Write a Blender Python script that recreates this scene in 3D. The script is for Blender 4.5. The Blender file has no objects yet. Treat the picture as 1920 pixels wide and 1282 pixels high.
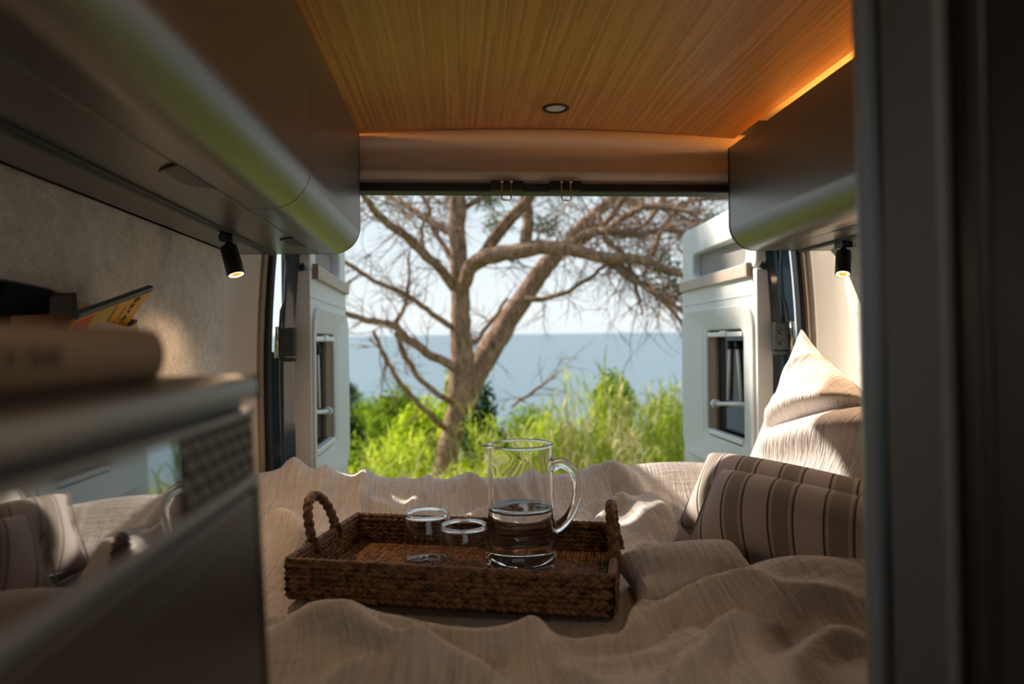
import bpy, bmesh, math, random
import numpy as np
from mathutils import Vector, Matrix, Euler

C = bpy.context.scene.collection
random.seed(7)
rng = np.random.RandomState(11)
R = math.radians

# ------------------------------------------------------------------ camera, sky, sun, exposure
EYE = Vector((0, 0, 1.35))
YAW, ROLL, FPX = R(4.5), R(0.7), 1280.0
cam_d = bpy.data.cameras.new('camera')
cam_d.lens, cam_d.sensor_width = 24.0, 36.0
cam_d.dof.use_dof = True
cam_d.dof.focus_distance = 1.5
cam_d.dof.aperture_fstop = 2.2
cam_d.dof.aperture_blades = 9
cam_d.clip_start, cam_d.clip_end = 0.02, 30000
cam = bpy.data.objects.new('camera', cam_d)
C.objects.link(cam)
cam.matrix_world = Matrix.Translation(EYE) @ Matrix.Rotation(-YAW, 4, 'Z') @ Matrix.Rotation(R(90), 4, 'X') @ Matrix.Rotation(-ROLL, 4, 'Z')
S = bpy.context.scene
S.camera = cam

world = bpy.data.worlds.new('sky')
S.world = world
world.use_nodes = True
wn, wl = world.node_tree.nodes, world.node_tree.links
wn.clear()
w_out = wn.new('ShaderNodeOutputWorld')
w_bg = wn.new('ShaderNodeBackground')
w_tc = wn.new('ShaderNodeTexCoord')
w_sep = wn.new('ShaderNodeSeparateXYZ')
w_ramp = wn.new('ShaderNodeValToRGB')
wl.new(w_tc.outputs['Generated'], w_sep.inputs[0])
wl.new(w_sep.outputs['Z'], w_ramp.inputs[0])
wl.new(w_ramp.outputs[0], w_bg.inputs[0])
wl.new(w_bg.outputs[0], w_out.inputs[0])
el = w_ramp.color_ramp.elements
el[0].position, el[0].color = 0.0, (0.70, 0.79, 0.83, 1)
el[1].position, el[1].color = 1.0, (0.40, 0.56, 0.76, 1)
for p, c in ((0.03, (0.80, 0.85, 0.86, 1)), (0.10, (0.74, 0.82, 0.85, 1)), (0.28, (0.60, 0.73, 0.81, 1)), (0.55, (0.50, 0.65, 0.79, 1))):
    e = el.new(p); e.color = c
w_bg.inputs[1].default_value = 0.76

sun_d = bpy.data.lights.new('sun', 'SUN')
sun_d.energy, sun_d.angle, sun_d.color = 5.6, R(0.9), (1.0, 0.90, 0.76)
sun = bpy.data.objects.new('sun', sun_d)
C.objects.link(sun)
TO_SUN = Vector((-0.70, 0.395, 0.59)).normalized()
sun.rotation_euler = TO_SUN.to_track_quat('Z', 'Y').to_euler()

S.view_settings.view_transform = 'Standard'
S.view_settings.look = 'None'
S.view_settings.exposure = 0.64
S.view_settings.gamma = 1.0
S.view_settings.use_curve_mapping = False
S.cycles.use_denoising = True
S.cycles.max_bounces = 14
S.cycles.transmission_bounces = 14
S.cycles.transparent_max_bounces = 12
S.cycles.diffuse_bounces = 5
S.cycles.glossy_bounces = 5
S.cycles.sample_clamp_indirect = 4.0
S.cycles.blur_glossy = 0.3


def at(px, py, Y):
    """the point of the plane y = Y that the photograph shows at pixel (px, py)"""
    u, v = (px - 960) / FPX, (641 - py) / FPX
    c, s = math.cos(ROLL), math.sin(ROLL)
    u, v = u * c + v * s, -u * s + v * c
    d = Vector((u * math.cos(YAW) + math.sin(YAW), -u * math.sin(YAW) + math.cos(YAW), v))
    return EYE + d * (Y / d.y)


FILL_W = 1.3  # power of each fill lamp added behind the camera

# ------------------------------------------------------------------ materials
def nt(name):
    m = bpy.data.materials.new(name)
    m.use_nodes = True
    n, l = m.node_tree.nodes, m.node_tree.links
    return m, n, l, n['Principled BSDF']


def plain(name, col, rough=0.5, metal=0.0, trans=0.0, ior=1.45, spec=0.5, coat=0.0, bump=0.0, bscale=200.0, var=0.0, vscale=6.0, emit=None):
    m, n, l, b = nt(name)
    b.inputs['Base Color'].default_value = (*col, 1)
    b.inputs['Roughness'].default_value = rough
    b.inputs['Metallic'].default_value = metal
    b.inputs['Transmission Weight'].default_value = trans
    b.inputs['IOR'].default_value = ior
    b.inputs['Specular IOR Level'].default_value = spec
    b.inputs['Coat Weight'].default_value = coat
    if emit:
        b.inputs['Emission Color'].default_value = (*emit[0], 1)
        b.inputs['Emission Strength'].default_value = emit[1]
    if var or bump:
        tc = n.new('ShaderNodeTexCoord')
    if var:
        nz = n.new('ShaderNodeTexNoise'); nz.inputs['Scale'].default_value = vscale; nz.inputs['Detail'].default_value = 5
        l.new(tc.outputs['Object'], nz.inputs['Vector'])
        mx = n.new('ShaderNodeMix'); mx.data_type = 'RGBA'
        mx.inputs[6].default_value = (*[x * (1 - var) for x in col], 1)
        mx.inputs[7].default_value = (*[min(1, x * (1 + var)) for x in col], 1)
        l.new(nz.outputs[0], mx.inputs[0]); l.new(mx.outputs[2], b.inputs['Base Color'])
    if bump:
        nz = n.new('ShaderNodeTexNoise'); nz.inputs['Scale'].default_value = bscale; nz.inputs['Detail'].default_value = 3
        l.new(tc.outputs['Object'], nz.inputs['Vector'])
        bp = n.new('ShaderNodeBump'); bp.inputs['Strength'].default_value = bump; bp.inputs['Distance'].default_value = 0.002
        l.new(nz.outputs[0], bp.inputs['Height']); l.new(bp.outputs[0], b.inputs['Normal'])
    return m


def bamboo():
    m, n, l, b = nt('bamboo')
    tc = n.new('ShaderNodeTexCoord')
    mp = n.new('ShaderNodeMapping'); mp.inputs['Scale'].default_value = (170, 2.2, 1)
    l.new(tc.outputs['Object'], mp.inputs[0])
    vo = n.new('ShaderNodeTexVoronoi'); vo.feature = 'F1'; vo.distance = 'CHEBYCHEV'; vo.inputs['Scale'].default_value = 1.0
    l.new(mp.outputs[0], vo.inputs['Vector'])
    sp = n.new('ShaderNodeSeparateColor'); l.new(vo.outputs['Color'], sp.inputs[0])
    mp2 = n.new('ShaderNodeMapping'); mp2.inputs['Scale'].default_value = (420, 9, 1)
    l.new(tc.outputs['Object'], mp2.inputs[0])
    nz = n.new('ShaderNodeTexNoise'); nz.inputs['Scale'].default_value = 1.0; nz.inputs['Detail'].default_value = 4
    l.new(mp2.outputs[0], nz.inputs['Vector'])
    ad = n.new('ShaderNodeMath'); ad.operation = 'MULTIPLY_ADD'; ad.inputs[1].default_value = 0.5
    l.new(sp.outputs[0], ad.inputs[0])
    hf = n.new('ShaderNodeMath'); hf.operation = 'MULTIPLY'; hf.inputs[1].default_value = 0.55
    l.new(nz.outputs[0], hf.inputs[0]); l.new(hf.outputs[0], ad.inputs[2])
    rp = n.new('ShaderNodeValToRGB')
    rp.color_ramp.elements[0].position, rp.color_ramp.elements[0].color = 0.12, (0.36, 0.145, 0.038, 1)
    rp.color_ramp.elements[1].position, rp.color_ramp.elements[1].color = 0.9, (0.66, 0.325, 0.105, 1)
    l.new(ad.outputs[0], rp.inputs[0]); l.new(rp.outputs[0], b.inputs['Base Color'])
    b.inputs['Roughness'].default_value = 0.38
    bp = n.new('ShaderNodeBump'); bp.inputs['Strength'].default_value = 0.15; bp.inputs['Distance'].default_value = 0.001
    l.new(ad.outputs[0], bp.inputs['Height']); l.new(bp.outputs[0], b.inputs['Normal'])
    return m


def muslin(name, col, depth=0.9, uscale=1.0):
    """crinkled double-gauze cotton: fine irregular crepe lines along both thread directions (UV in metres)"""
    m, n, l, b = nt(name)
    uv = n.new('ShaderNodeUVMap')
    def streak(sx, sy):
        mp = n.new('ShaderNodeMapping'); mp.inputs['Scale'].default_value = (sx * uscale, sy * uscale, 1)
        l.new(uv.outputs[0], mp.inputs[0])
        nz = n.new('ShaderNodeTexNoise'); nz.inputs['Scale'].default_value = 1.0; nz.inputs['Detail'].default_value = 2.5
        nz.inputs['Distortion'].default_value = 0.6
        l.new(mp.outputs[0], nz.inputs['Vector'])
        return nz.outputs[0]
    a, c = streak(150, 14), streak(16, 95)
    mpb = n.new('ShaderNodeTexNoise'); mpb.inputs['Scale'].default_value = 7.0
    l.new(uv.outputs[0], mpb.inputs['Vector'])
    mix = n.new('ShaderNodeMix'); mix.data_type = 'FLOAT'
    l.new(mpb.outputs[0], mix.inputs[0]); l.new(a, mix.inputs[2]); l.new(c, mix.inputs[3])
    sm = n.new('ShaderNodeMath'); sm.operation = 'MULTIPLY_ADD'; sm.inputs[1].default_value = 0.55
    l.new(a, sm.inputs[0]); l.new(mix.outputs[0], sm.inputs[2])
    bp = n.new('ShaderNodeBump'); bp.inputs['Strength'].default_value = depth; bp.inputs['Distance'].default_value = 0.0055
    l.new(sm.outputs[0], bp.inputs['Height']); l.new(bp.outputs[0], b.inputs['Normal'])
    rp = n.new('ShaderNodeValToRGB')
    rp.color_ramp.elements[0].position, rp.color_ramp.elements[0].color = 0.40, (*[x * 0.80 for x in col], 1)
    rp.color_ramp.elements[1].position, rp.color_ramp.elements[1].color = 0.95, (*[min(1, x * 1.10) for x in col], 1)
    l.new(sm.outputs[0], rp.inputs[0]); l.new(rp.outputs[0], b.inputs['Base Color'])
    b.inputs['Roughness'].default_value = 0.92
    b.inputs['Specular IOR Level'].default_value = 0.15
    b.inputs['Sheen Weight'].default_value = 0.15
    return m


def striped():
    """woven stripe: taupe and rose-grey bands, parted by a dark stitched line with thin cream threads (UV in metres)"""
    m, n, l, b = nt('striped_fabric')
    uv = n.new('ShaderNodeUVMap')
    sx = n.new('ShaderNodeSeparateXYZ'); l.new(uv.outputs[0], sx.inputs[0])
    def math_(op, x, y=None, z=None):
        k = n.new('ShaderNodeMath'); k.operation = op
        for i, v in enumerate((x, y, z)):
            if v is None: continue
            if isinstance(v, (int, float)): k.inputs[i].default_value = v
            else: l.new(v, k.inputs[i])
        return k.outputs[0]
    zig = math_('MULTIPLY', math_('PINGPONG', sx.outputs[1], 0.0022), 0.55)
    u = math_('ADD', sx.outputs[0], zig)
    f = math_('FRACT', math_('DIVIDE', math_('ADD', u, 1.0), 0.104))
    rp = n.new('ShaderNodeValToRGB'); cr = rp.color_ramp; cr.interpolation = 'CONSTANT'
    rose, taupe, dark, cream = (0.43, 0.372, 0.35), (0.245, 0.205, 0.172), (0.030, 0.024, 0.022), (0.56, 0.50, 0.44)
    rows = [(0.0, rose), (0.34, dark), (0.372, taupe), (0.395, cream), (0.407, taupe), (0.425, cream), (0.437, taupe),
            (0.75, cream), (0.762, taupe), (0.78, cream), (0.792, taupe), (0.818, dark), (0.850, rose)]
    cr.elements[0].position, cr.elements[0].color = 0.0, (*rose, 1)
    cr.elements[1].position, cr.elements[1].color = 0.34, (*dark, 1)
    for p, c in rows[2:]:
        e = cr.elements.new(p); e.color = (*c, 1)
    l.new(f, rp.inputs[0]); l.new(rp.outputs[0], b.inputs['Base Color'])
    mp = n.new('ShaderNodeMapping'); mp.inputs['Scale'].default_value = (900, 900, 1); l.new(uv.outputs[0], mp.inputs[0])
    nz = n.new('ShaderNodeTexNoise'); nz.inputs['Scale'].default_value = 1; l.new(mp.outputs[0], nz.inputs['Vector'])
    bp = n.new('ShaderNodeBump'); bp.inputs['Strength'].default_value = 0.35; bp.inputs['Distance'].default_value = 0.001
    l.new(nz.outputs[0], bp.inputs['Height']); l.new(bp.outputs[0], b.inputs['Normal'])
    b.inputs['Roughness'].default_value = 0.85
    b.inputs['Specular IOR Level'].default_value = 0.2
    return m


def felt():
    m, n, l, b = nt('grey_felt')
    tc = n.new('ShaderNodeTexCoord')
    a = n.new('ShaderNodeTexNoise'); a.inputs['Scale'].default_value = 22; a.inputs['Detail'].default_value = 8; a.inputs['Roughness'].default_value = 0.75
    f = n.new('ShaderNodeTexNoise'); f.inputs['Scale'].default_value = 260; f.inputs['Detail'].default_value = 3
    l.new(tc.outputs['Object'], a.inputs['Vector']); l.new(tc.outputs['Object'], f.inputs['Vector'])
    ad = n.new('ShaderNodeMath'); ad.operation = 'ADD'; l.new(a.outputs[0], ad.inputs[0]); l.new(f.outputs[0], ad.inputs[1])
    rp = n.new('ShaderNodeValToRGB')
    rp.color_ramp.elements[0].position, rp.color_ramp.elements[0].color = 0.38, (0.44, 0.41, 0.375, 1)
    rp.color_ramp.elements[1].position, rp.color_ramp.elements[1].color = 0.62, (0.74, 0.70, 0.645, 1)
    hv = n.new('ShaderNodeMath'); hv.operation = 'MULTIPLY'; hv.inputs[1].default_value = 0.5
    l.new(ad.outputs[0], hv.inputs[0]); l.new(hv.outputs[0], rp.inputs[0]); l.new(rp.outputs[0], b.inputs['Base Color'])
    bp = n.new('ShaderNodeBump'); bp.inputs['Strength'].default_value = 0.5; bp.inputs['Distance'].default_value = 0.002
    l.new(f.outputs[0], bp.inputs['Height']); l.new(bp.outputs[0], b.inputs['Normal'])
    b.inputs['Roughness'].default_value = 0.95; b.inputs['Specular IOR Level'].default_value = 0.1
    return m


def leafy(name, c1, c2, scale, trans=0.5):
    m, n, l, b = nt(name)
    n.remove(b)
    out = n['Material Output']
    g = n.new('ShaderNodeTexCoord')
    nz = n.new('ShaderNodeTexNoise'); nz.inputs['Scale'].default_value = scale; nz.inputs['Detail'].default_value = 6; nz.inputs['Roughness'].default_value = 0.8
    l.new(g.outputs['Object'], nz.inputs['Vector'])
    rp = n.new('ShaderNodeValToRGB')
    rp.color_ramp.elements[0].position, rp.color_ramp.elements[0].color = 0.35, (*c1, 1)
    rp.color_ramp.elements[1].position, rp.color_ramp.elements[1].color = 0.65, (*c2, 1)
    l.new(nz.outputs[0], rp.inputs[0])
    d = n.new('ShaderNodeBsdfDiffuse'); t = n.new('ShaderNodeBsdfTranslucent')
    l.new(rp.outputs[0], d.inputs[0]); l.new(rp.outputs[0], t.inputs[0])
    mx = n.new('ShaderNodeMixShader'); mx.inputs[0].default_value = trans
    l.new(d.outputs[0], mx.inputs[1]); l.new(t.outputs[0], mx.inputs[2]); l.new(mx.outputs[0], out.inputs[0])
    return m


def bark(name, c1, c2):
    m, n, l, b = nt(name)
    tc = n.new('ShaderNodeTexCoord')
    mp = n.new('ShaderNodeMapping'); mp.inputs['Scale'].default_value = (9, 9, 3.5); l.new(tc.outputs['Object'], mp.inputs[0])
    nz = n.new('ShaderNodeTexNoise'); nz.inputs['Scale'].default_value = 2.0; nz.inputs['Detail'].default_value = 9; nz.inputs['Roughness'].default_value = 0.7
    l.new(mp.outputs[0], nz.inputs['Vector'])
    rp = n.new('ShaderNodeValToRGB')
    rp.color_ramp.elements[0].position, rp.color_ramp.elements[0].color = 0.35, (*c1, 1)
    rp.color_ramp.elements[1].position, rp.color_ramp.elements[1].color = 0.66, (*c2, 1)
    l.new(nz.outputs[0], rp.inputs[0]); l.new(rp.outputs[0], b.inputs['Base Color'])
    bp = n.new('ShaderNodeBump'); bp.inputs['Strength'].default_value = 0.8; bp.inputs['Distance'].default_value = 0.03
    l.new(nz.outputs[0], bp.inputs['Height']); l.new(bp.outputs[0], b.inputs['Normal'])
    b.inputs['Roughness'].default_value = 0.9
    return m


def wicker(name, c1, c2):
    m, n, l, b = nt(name)
    tc = n.new('ShaderNodeTexCoord')
    nz = n.new('ShaderNodeTexNoise'); nz.inputs['Scale'].default_value = 90; nz.inputs['Detail'].default_value = 4
    l.new(tc.outputs['Object'], nz.inputs['Vector'])
    rp = n.new('ShaderNodeValToRGB')
    rp.color_ramp.elements[0].position, rp.color_ramp.elements[0].color = 0.36, (*c1, 1)
    rp.color_ramp.elements[1].position, rp.color_ramp.elements[1].color = 0.66, (*c2, 1)
    l.new(nz.outputs[0], rp.inputs[0]); l.new(rp.outputs[0], b.inputs['Base Color'])
    bp = n.new('ShaderNodeBump'); bp.inputs['Strength'].default_value = 0.4; bp.inputs['Distance'].default_value = 0.002
    l.new(nz.outputs[0], bp.inputs['Height']); l.new(bp.outputs[0], b.inputs['Normal'])
    b.inputs['Roughness'].default_value = 0.6
    return m


def sea_mat():
    m, n, l, b = nt('sea_water')
    tc = n.new('ShaderNodeTexCoord')
    mp = n.new('ShaderNodeMapping'); mp.inputs['Scale'].default_value = (0.004, 0.02, 1); l.new(tc.outputs['Object'], mp.inputs[0])
    nz = n.new('ShaderNodeTexNoise'); nz.inputs['Scale'].default_value = 1; nz.inputs['Detail'].default_value = 6; l.new(mp.outputs[0], nz.inputs['Vector'])
    rp = n.new('ShaderNodeValToRGB')
    rp.color_ramp.elements[0].color = (0.125, 0.185, 0.225, 1); rp.color_ramp.elements[1].color = (0.165, 0.225, 0.262, 1)
    l.new(nz.outputs[0], rp.inputs[0]); l.new(rp.outputs[0], b.inputs['Base Color'])
    b.inputs['Roughness'].default_value = 0.45
    b.inputs['Specular IOR Level'].default_value = 0.35
    return m


M = dict(
    bamboo=bamboo(), felt=felt(), striped=striped(), sea=sea_mat(),
    duvet=muslin('duvet_muslin', (0.60, 0.545, 0.505), 0.95),
    pillow=muslin('pillow_muslin', (0.70, 0.635, 0.60), 0.6),
    cabinet=plain('dark_metallic_laminate', (0.20, 0.190, 0.175), 0.33, metal=0.55, bump=0.05, bscale=900, spec=0.7),
    kitchen=plain('dark_laminate', (0.055, 0.053, 0.050), 0.33, bump=0.05, bscale=900, spec=0.5),
    cabinet_edge=plain('black_edging', (0.012, 0.012, 0.013), 0.4),
    counter_edge=plain('brushed_edge', (0.20, 0.20, 0.195), 0.35, metal=0.3),
    black=plain('black_plastic', (0.010, 0.010, 0.011), 0.38),
    rubber=plain('black_rubber', (0.013, 0.014, 0.017), 0.55),
    mirror=plain('gloss_black_glass', (0.42, 0.42, 0.42), 0.03, metal=1.0),
    beige=plain('beige_trim', (0.68, 0.60, 0.515), 0.6, bump=0.1, bscale=600),
    tan=plain('tan_edge_trim', (0.33, 0.25, 0.18), 0.6),
    white=plain('white_trim', (0.66, 0.665, 0.655), 0.45, bump=0.06, bscale=900),
    recess=plain('grey_recess_lining', (0.27, 0.25, 0.23), 0.7),
    rail=plain('white_rail', (0.8, 0.8, 0.78), 0.35),
    paint=plain('dark_teal_paint', (0.018, 0.040, 0.058), 0.12, coat=0.6),
    paint_sunlit=plain('sunlit_teal_paint', (0.05, 0.15, 0.24), 0.2, coat=0.5),  # the teal body paint again, brighter and bluer as if in the sun
    steel=plain('zinc_steel', (0.62, 0.60, 0.52), 0.28, metal=1.0),
    darksteel=plain('dark_hinge_steel', (0.07, 0.08, 0.085), 0.35, metal=0.7),
    oak=plain('pale_oak', (0.50, 0.40, 0.33), 0.6, var=0.15, vscale=30),
    panel=plain('grey_panel', (0.15, 0.15, 0.165), 0.62, bump=0.15, bscale=700, var=0.08, vscale=60),
    panel_dark=plain('black_door_panel', (0.022, 0.022, 0.024), 0.45, bump=0.1, bscale=900),
    panel_edge=plain('blue_grey_profile', (0.24, 0.27, 0.31), 0.38),
    floor=plain('dark_vinyl', (0.06, 0.055, 0.05), 0.6),
    shell=plain('shell_lining', (0.42, 0.40, 0.37), 0.8),
    glass=plain('clear_glass', (1, 1, 1), 0.0, trans=1.0, ior=1.47),
    water=plain('clear_water', (0.97, 0.99, 1), 0.0, trans=1.0, ior=1.333),
    window=plain('tinted_window', (0.012, 0.014, 0.017), 0.02, trans=0.12, ior=1.45),
    windscreen=plain('windscreen_glass', (0.92, 0.96, 0.95), 0.0, trans=1.0, ior=1.02),
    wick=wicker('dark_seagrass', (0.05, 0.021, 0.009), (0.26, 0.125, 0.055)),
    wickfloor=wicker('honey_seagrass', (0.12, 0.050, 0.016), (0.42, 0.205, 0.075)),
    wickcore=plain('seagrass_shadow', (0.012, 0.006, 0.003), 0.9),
    leather=plain('brown_leather', (0.30, 0.15, 0.07), 0.5, var=0.25, vscale=60),
    suede=plain('taupe_felt_pouch', (0.16, 0.12, 0.09), 0.9),
    softblack=plain('black_cloth', (0.008, 0.008, 0.009), 0.85, spec=0.15),
    grille=plain('black_grille', (0.006, 0.006, 0.006), 0.6, spec=0.3),
    hole=plain('grey_filter', (0.24, 0.25, 0.25), 0.6),
    yellow=plain('yellow_cover', (0.80, 0.37, 0.02), 0.35),
    navy=plain('navy_spine', (0.05, 0.075, 0.10), 0.45),
    green=plain('green_cover', (0.06, 0.34, 0.22), 0.4, var=0.3, vscale=40),
    ochre=plain('ochre_edge', (0.50, 0.28, 0.05), 0.5),
    maroon=plain('maroon_cover', (0.045, 0.022, 0.02), 0.5),
    greypage=plain('grey_pages', (0.12, 0.105, 0.10), 0.8),
    redprint=plain('red_print', (0.55, 0.04, 0.03), 0.4),
    goldprint=plain('gold_print', (0.55, 0.42, 0.05), 0.4, var=0.4, vscale=60),
    ink=plain('black_ink', (0.015, 0.013, 0.012), 0.6),
    inkgrey=plain('grey_ink', (0.35, 0.33, 0.28), 0.6),
    bookcover=plain('pale_book_cover', (0.30, 0.225, 0.16), 0.75, bump=0.1, bscale=500),
    page=plain('paper_pages', (0.55, 0.50, 0.43), 0.9),
    led=plain('led_strip', (1, 0.6, 0.25), 0.5, emit=((1.0, 0.34, 0.055), 52.0)),
    bulb=plain('warm_bulb', (1, 0.8, 0.5), 0.3, emit=((1.0, 0.62, 0.26), 10.0)),
    fill_glow=plain('fill_lamp_diffuser', (1, 0.9, 0.75), 0.4, emit=((1.0, 0.74, 0.50), 6.0)),  # glowing face of the added fill lamps
    reflector=plain('gold_reflector', (0.95, 0.66, 0.30), 0.25, metal=1.0, emit=((1.0, 0.45, 0.10), 0.6)),
    diffuser=plain('frosted_diffuser', (0.62, 0.60, 0.60), 0.5),
    bark=bark('pine_bark', (0.11, 0.050, 0.027), (0.46, 0.29, 0.185)),
    twig=bark('dry_twig', (0.13, 0.062, 0.034), (0.42, 0.265, 0.17)),
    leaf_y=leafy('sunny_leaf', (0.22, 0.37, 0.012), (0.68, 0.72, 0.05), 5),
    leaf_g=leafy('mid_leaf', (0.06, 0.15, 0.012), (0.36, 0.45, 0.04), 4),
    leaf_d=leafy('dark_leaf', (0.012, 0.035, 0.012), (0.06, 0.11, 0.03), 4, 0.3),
    leaf_far=leafy('far_leaf', (0.03, 0.065, 0.035), (0.10, 0.15, 0.075), 0.8, 0.3),
    reed=leafy('reed_blade', (0.26, 0.40, 0.02), (0.74, 0.74, 0.12), 6),
    straw=leafy('dry_straw', (0.45, 0.40, 0.14), (0.82, 0.76, 0.42), 9),
    needles=leafy('pine_needles', (0.05, 0.09, 0.02), (0.17, 0.20, 0.06), 8, 0.35),
    soil=plain('scrub_soil', (0.10, 0.13, 0.03), 0.95, var=0.4, vscale=1.5),
)


# ------------------------------------------------------------------ mesh helpers
class MB:
    def __init__(self):
        self.v, self.f = [], []

    def add(self, verts, faces):
        o = len(self.v)
        self.v += [tuple(p) for p in verts]
        self.f += [tuple(i + o for i in q) for q in faces]
        return self

    def box(self, lo, hi, mat=None):
        (a, b, c), (d, e, f) = lo, hi
        vs = [(a, b, c), (d, b, c), (d, e, c), (a, e, c), (a, b, f), (d, b, f), (d, e, f), (a, e, f)]
        if mat is not None:
            vs = [mat @ Vector(p) for p in vs]
        return self.add(vs, [(0, 3, 2, 1), (4, 5, 6, 7), (0, 1, 5, 4), (1, 2, 6, 5), (2, 3, 7, 6), (3, 0, 4, 7)])

    def prism(self, poly, axis, lo, hi):
        """poly: 2-D outline in the two other axes, extruded along axis from lo to hi"""
        n = len(poly)
        def p3(a, b, t):
            return {'X': (t, a, b), 'Y': (a, t, b), 'Z': (a, b, t)}[axis]
        vs = [p3(a, b, lo) for a, b in poly] + [p3(a, b, hi) for a, b in poly]
        fs = [tuple(range(n)), tuple(range(2 * n - 1, n - 1, -1))] + [(i, i + n, (i + 1) % n + n, (i + 1) % n) for i in range(n)]
        return self.add(vs, fs)

    def tube(self, pts, rad, sides=8, cap=True, ridge=0.0, pitch=0.01):
        pts = [Vector(p) for p in pts]
        if not hasattr(rad, '__len__'):
            rad = [rad] * len(pts)
        t0 = (pts[1] - pts[0]).normalized()
        nrm = t0.orthogonal().normalized()
        vs, length = [], 0.0
        for i, p in enumerate(pts):
            t = (pts[min(i + 1, len(pts) - 1)] - pts[max(i - 1, 0)]).normalized()
            nrm = (nrm - t * nrm.dot(t)).normalized()
            bi = t.cross(nrm)
            if i:
                length += (p - pts[i - 1]).length
            for k in range(sides):
                a = 2 * math.pi * k / sides
                r = rad[i]
                if ridge:
                    r *= 1 + ridge * math.sin(2 * (a) - length / pitch * 2 * math.pi)
                vs.append(p + (nrm * math.cos(a) + bi * math.sin(a)) * r)
        m = len(pts)
        fs = [(i * sides + k, i * sides + (k + 1) % sides, (i + 1) * sides + (k + 1) % sides, (i + 1) * sides + k) for i in range(m - 1) for k in range(sides)]
        if cap:
            fs += [tuple(range(sides - 1, -1, -1)), tuple((m - 1) * sides + k for k in range(sides))]
        return self.add(vs, fs)

    def lathe(self, prof, segs=48, origin=(0, 0, 0), closed=False):
        """prof: (r, z) pairs"""
        vs, n = [], len(prof)
        ox, oy, oz = origin
        for r, z in prof:
            for k in range(segs):
                a = 2 * math.pi * k / segs
                vs.append((ox + r * math.cos(a), oy + r * math.sin(a), oz + z))
        fs = []
        for i in range(n - 1 if not closed else n):
            j = (i + 1) % n
            for k in range(segs):
                q = (k + 1) % segs
                fs.append((i * segs + k, i * segs + q, j * segs + q, j * segs + k))
        return self.add(vs, fs)

    def build(self, name, mat, parent=None, smooth=False, bevel=0.0, seg=2):
        me = bpy.data.meshes.new(name)
        me.from_pydata(self.v, [], self.f)
        me.update()
        if mat is not None:
            me.materials.append(mat)
        bm = bmesh.new(); bm.from_mesh(me)
        bmesh.ops.recalc_face_normals(bm, faces=bm.faces)
        bm.to_mesh(me); bm.free()
        if smooth:
            me.polygons.foreach_set('use_smooth', [True] * len(me.polygons))
        o = bpy.data.objects.new(name, me)
        C.objects.link(o)
        if bevel:
            md = o.modifiers.new('bevel', 'BEVEL'); md.width = bevel; md.segments = seg; md.limit_method = 'ANGLE'; md.angle_limit = R(40)
            if not smooth:
                me.polygons.foreach_set('use_smooth', [True] * len(me.polygons))
                nm = o.modifiers.new('normals', 'WEIGHTED_NORMAL'); nm.keep_sharp = True
        adopt(o, parent)
        return o


def adopt(o, parent):
    if parent is None:
        return
    o.parent = parent
    top = parent
    loc = parent.location.copy()
    while top.parent:
        top = top.parent; loc = loc * 0      # sub-parts: their part carries an inverse already
    if parent.parent is None:
        o.matrix_parent_inverse = Matrix.Translation(-parent.location)


def tag(o, label=None, cat=None, group=None, kind=None):
    if label: o['label'] = label
    if cat: o['category'] = cat
    if group: o['group'] = group
    if kind: o['kind'] = kind
    return o


def thing(name, label, cat, loc=(0, 0, 0), group=None):
    o = bpy.data.objects.new(name, None)
    o.empty_display_size = 0.05
    o.location = loc
    C.objects.link(o)
    return tag(o, label, cat, group)


def struct(o):
    o['kind'] = 'structure'
    return o


def struct_root(name, loc=(0, 0, 0)):
    o = bpy.data.objects.new(name, None)
    o.location = loc
    C.objects.link(o)
    return struct(o)


def rrect(a0, a1, b0, b1, r, k=6):
    """rounded rectangle, counter-clockwise, 4(k+1) points"""
    out = []
    for cx, cy, s in ((a1 - r, b1 - r, 0), (a0 + r, b1 - r, 90), (a0 + r, b0 + r, 180), (a1 - r, b0 + r, 270)):
        for i in range(k + 1):
            t = R(s + 90 * i / k)
            out.append((cx + r * math.cos(t), cy + r * math.sin(t)))
    return out


def ring(mb, outer, inner, f_front, f_back, inner_front=None):
    """plate with a hole; loops of equal count in (y, z); f(y, z) gives x of the front and back faces"""
    n = len(outer)
    g = inner_front or f_front
    vs = [(f_front(*p), *p) for p in outer] + [(g(*p), *p) for p in inner] + [(f_back(*p), *p) for p in outer] + [(f_back(*p), *p) for p in inner]
    fs = []
    for i in range(n):
        j = (i + 1) % n
        fs += [(i, j, n + j, n + i), (2 * n + j, 2 * n + i, 3 * n + i, 3 * n + j), (j, i, 2 * n + i, 2 * n + j), (n + i, n + j, 3 * n + j, 3 * n + i)]
    return mb.add(vs, fs)


def catmull(pts, n=6):
    pts = [Vector(p) for p in pts]
    out = []
    for i in range(len(pts) - 1):
        p0, p1, p2, p3 = pts[max(i - 1, 0)], pts[i], pts[i + 1], pts[min(i + 2, len(pts) - 1)]
        for k in range(n):
            t = k / n
            out.append(0.5 * ((2 * p1) + (p2 - p0) * t + (2 * p0 - 5 * p1 + 4 * p2 - p3) * t * t + (3 * p1 - p0 - 3 * p2 + p3) * t ** 3))
    out.append(pts[-1])
    return out


def lerp_list(vals, n):
    return list(np.interp(np.linspace(0, len(vals) - 1, n), range(len(vals)), vals))


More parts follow.
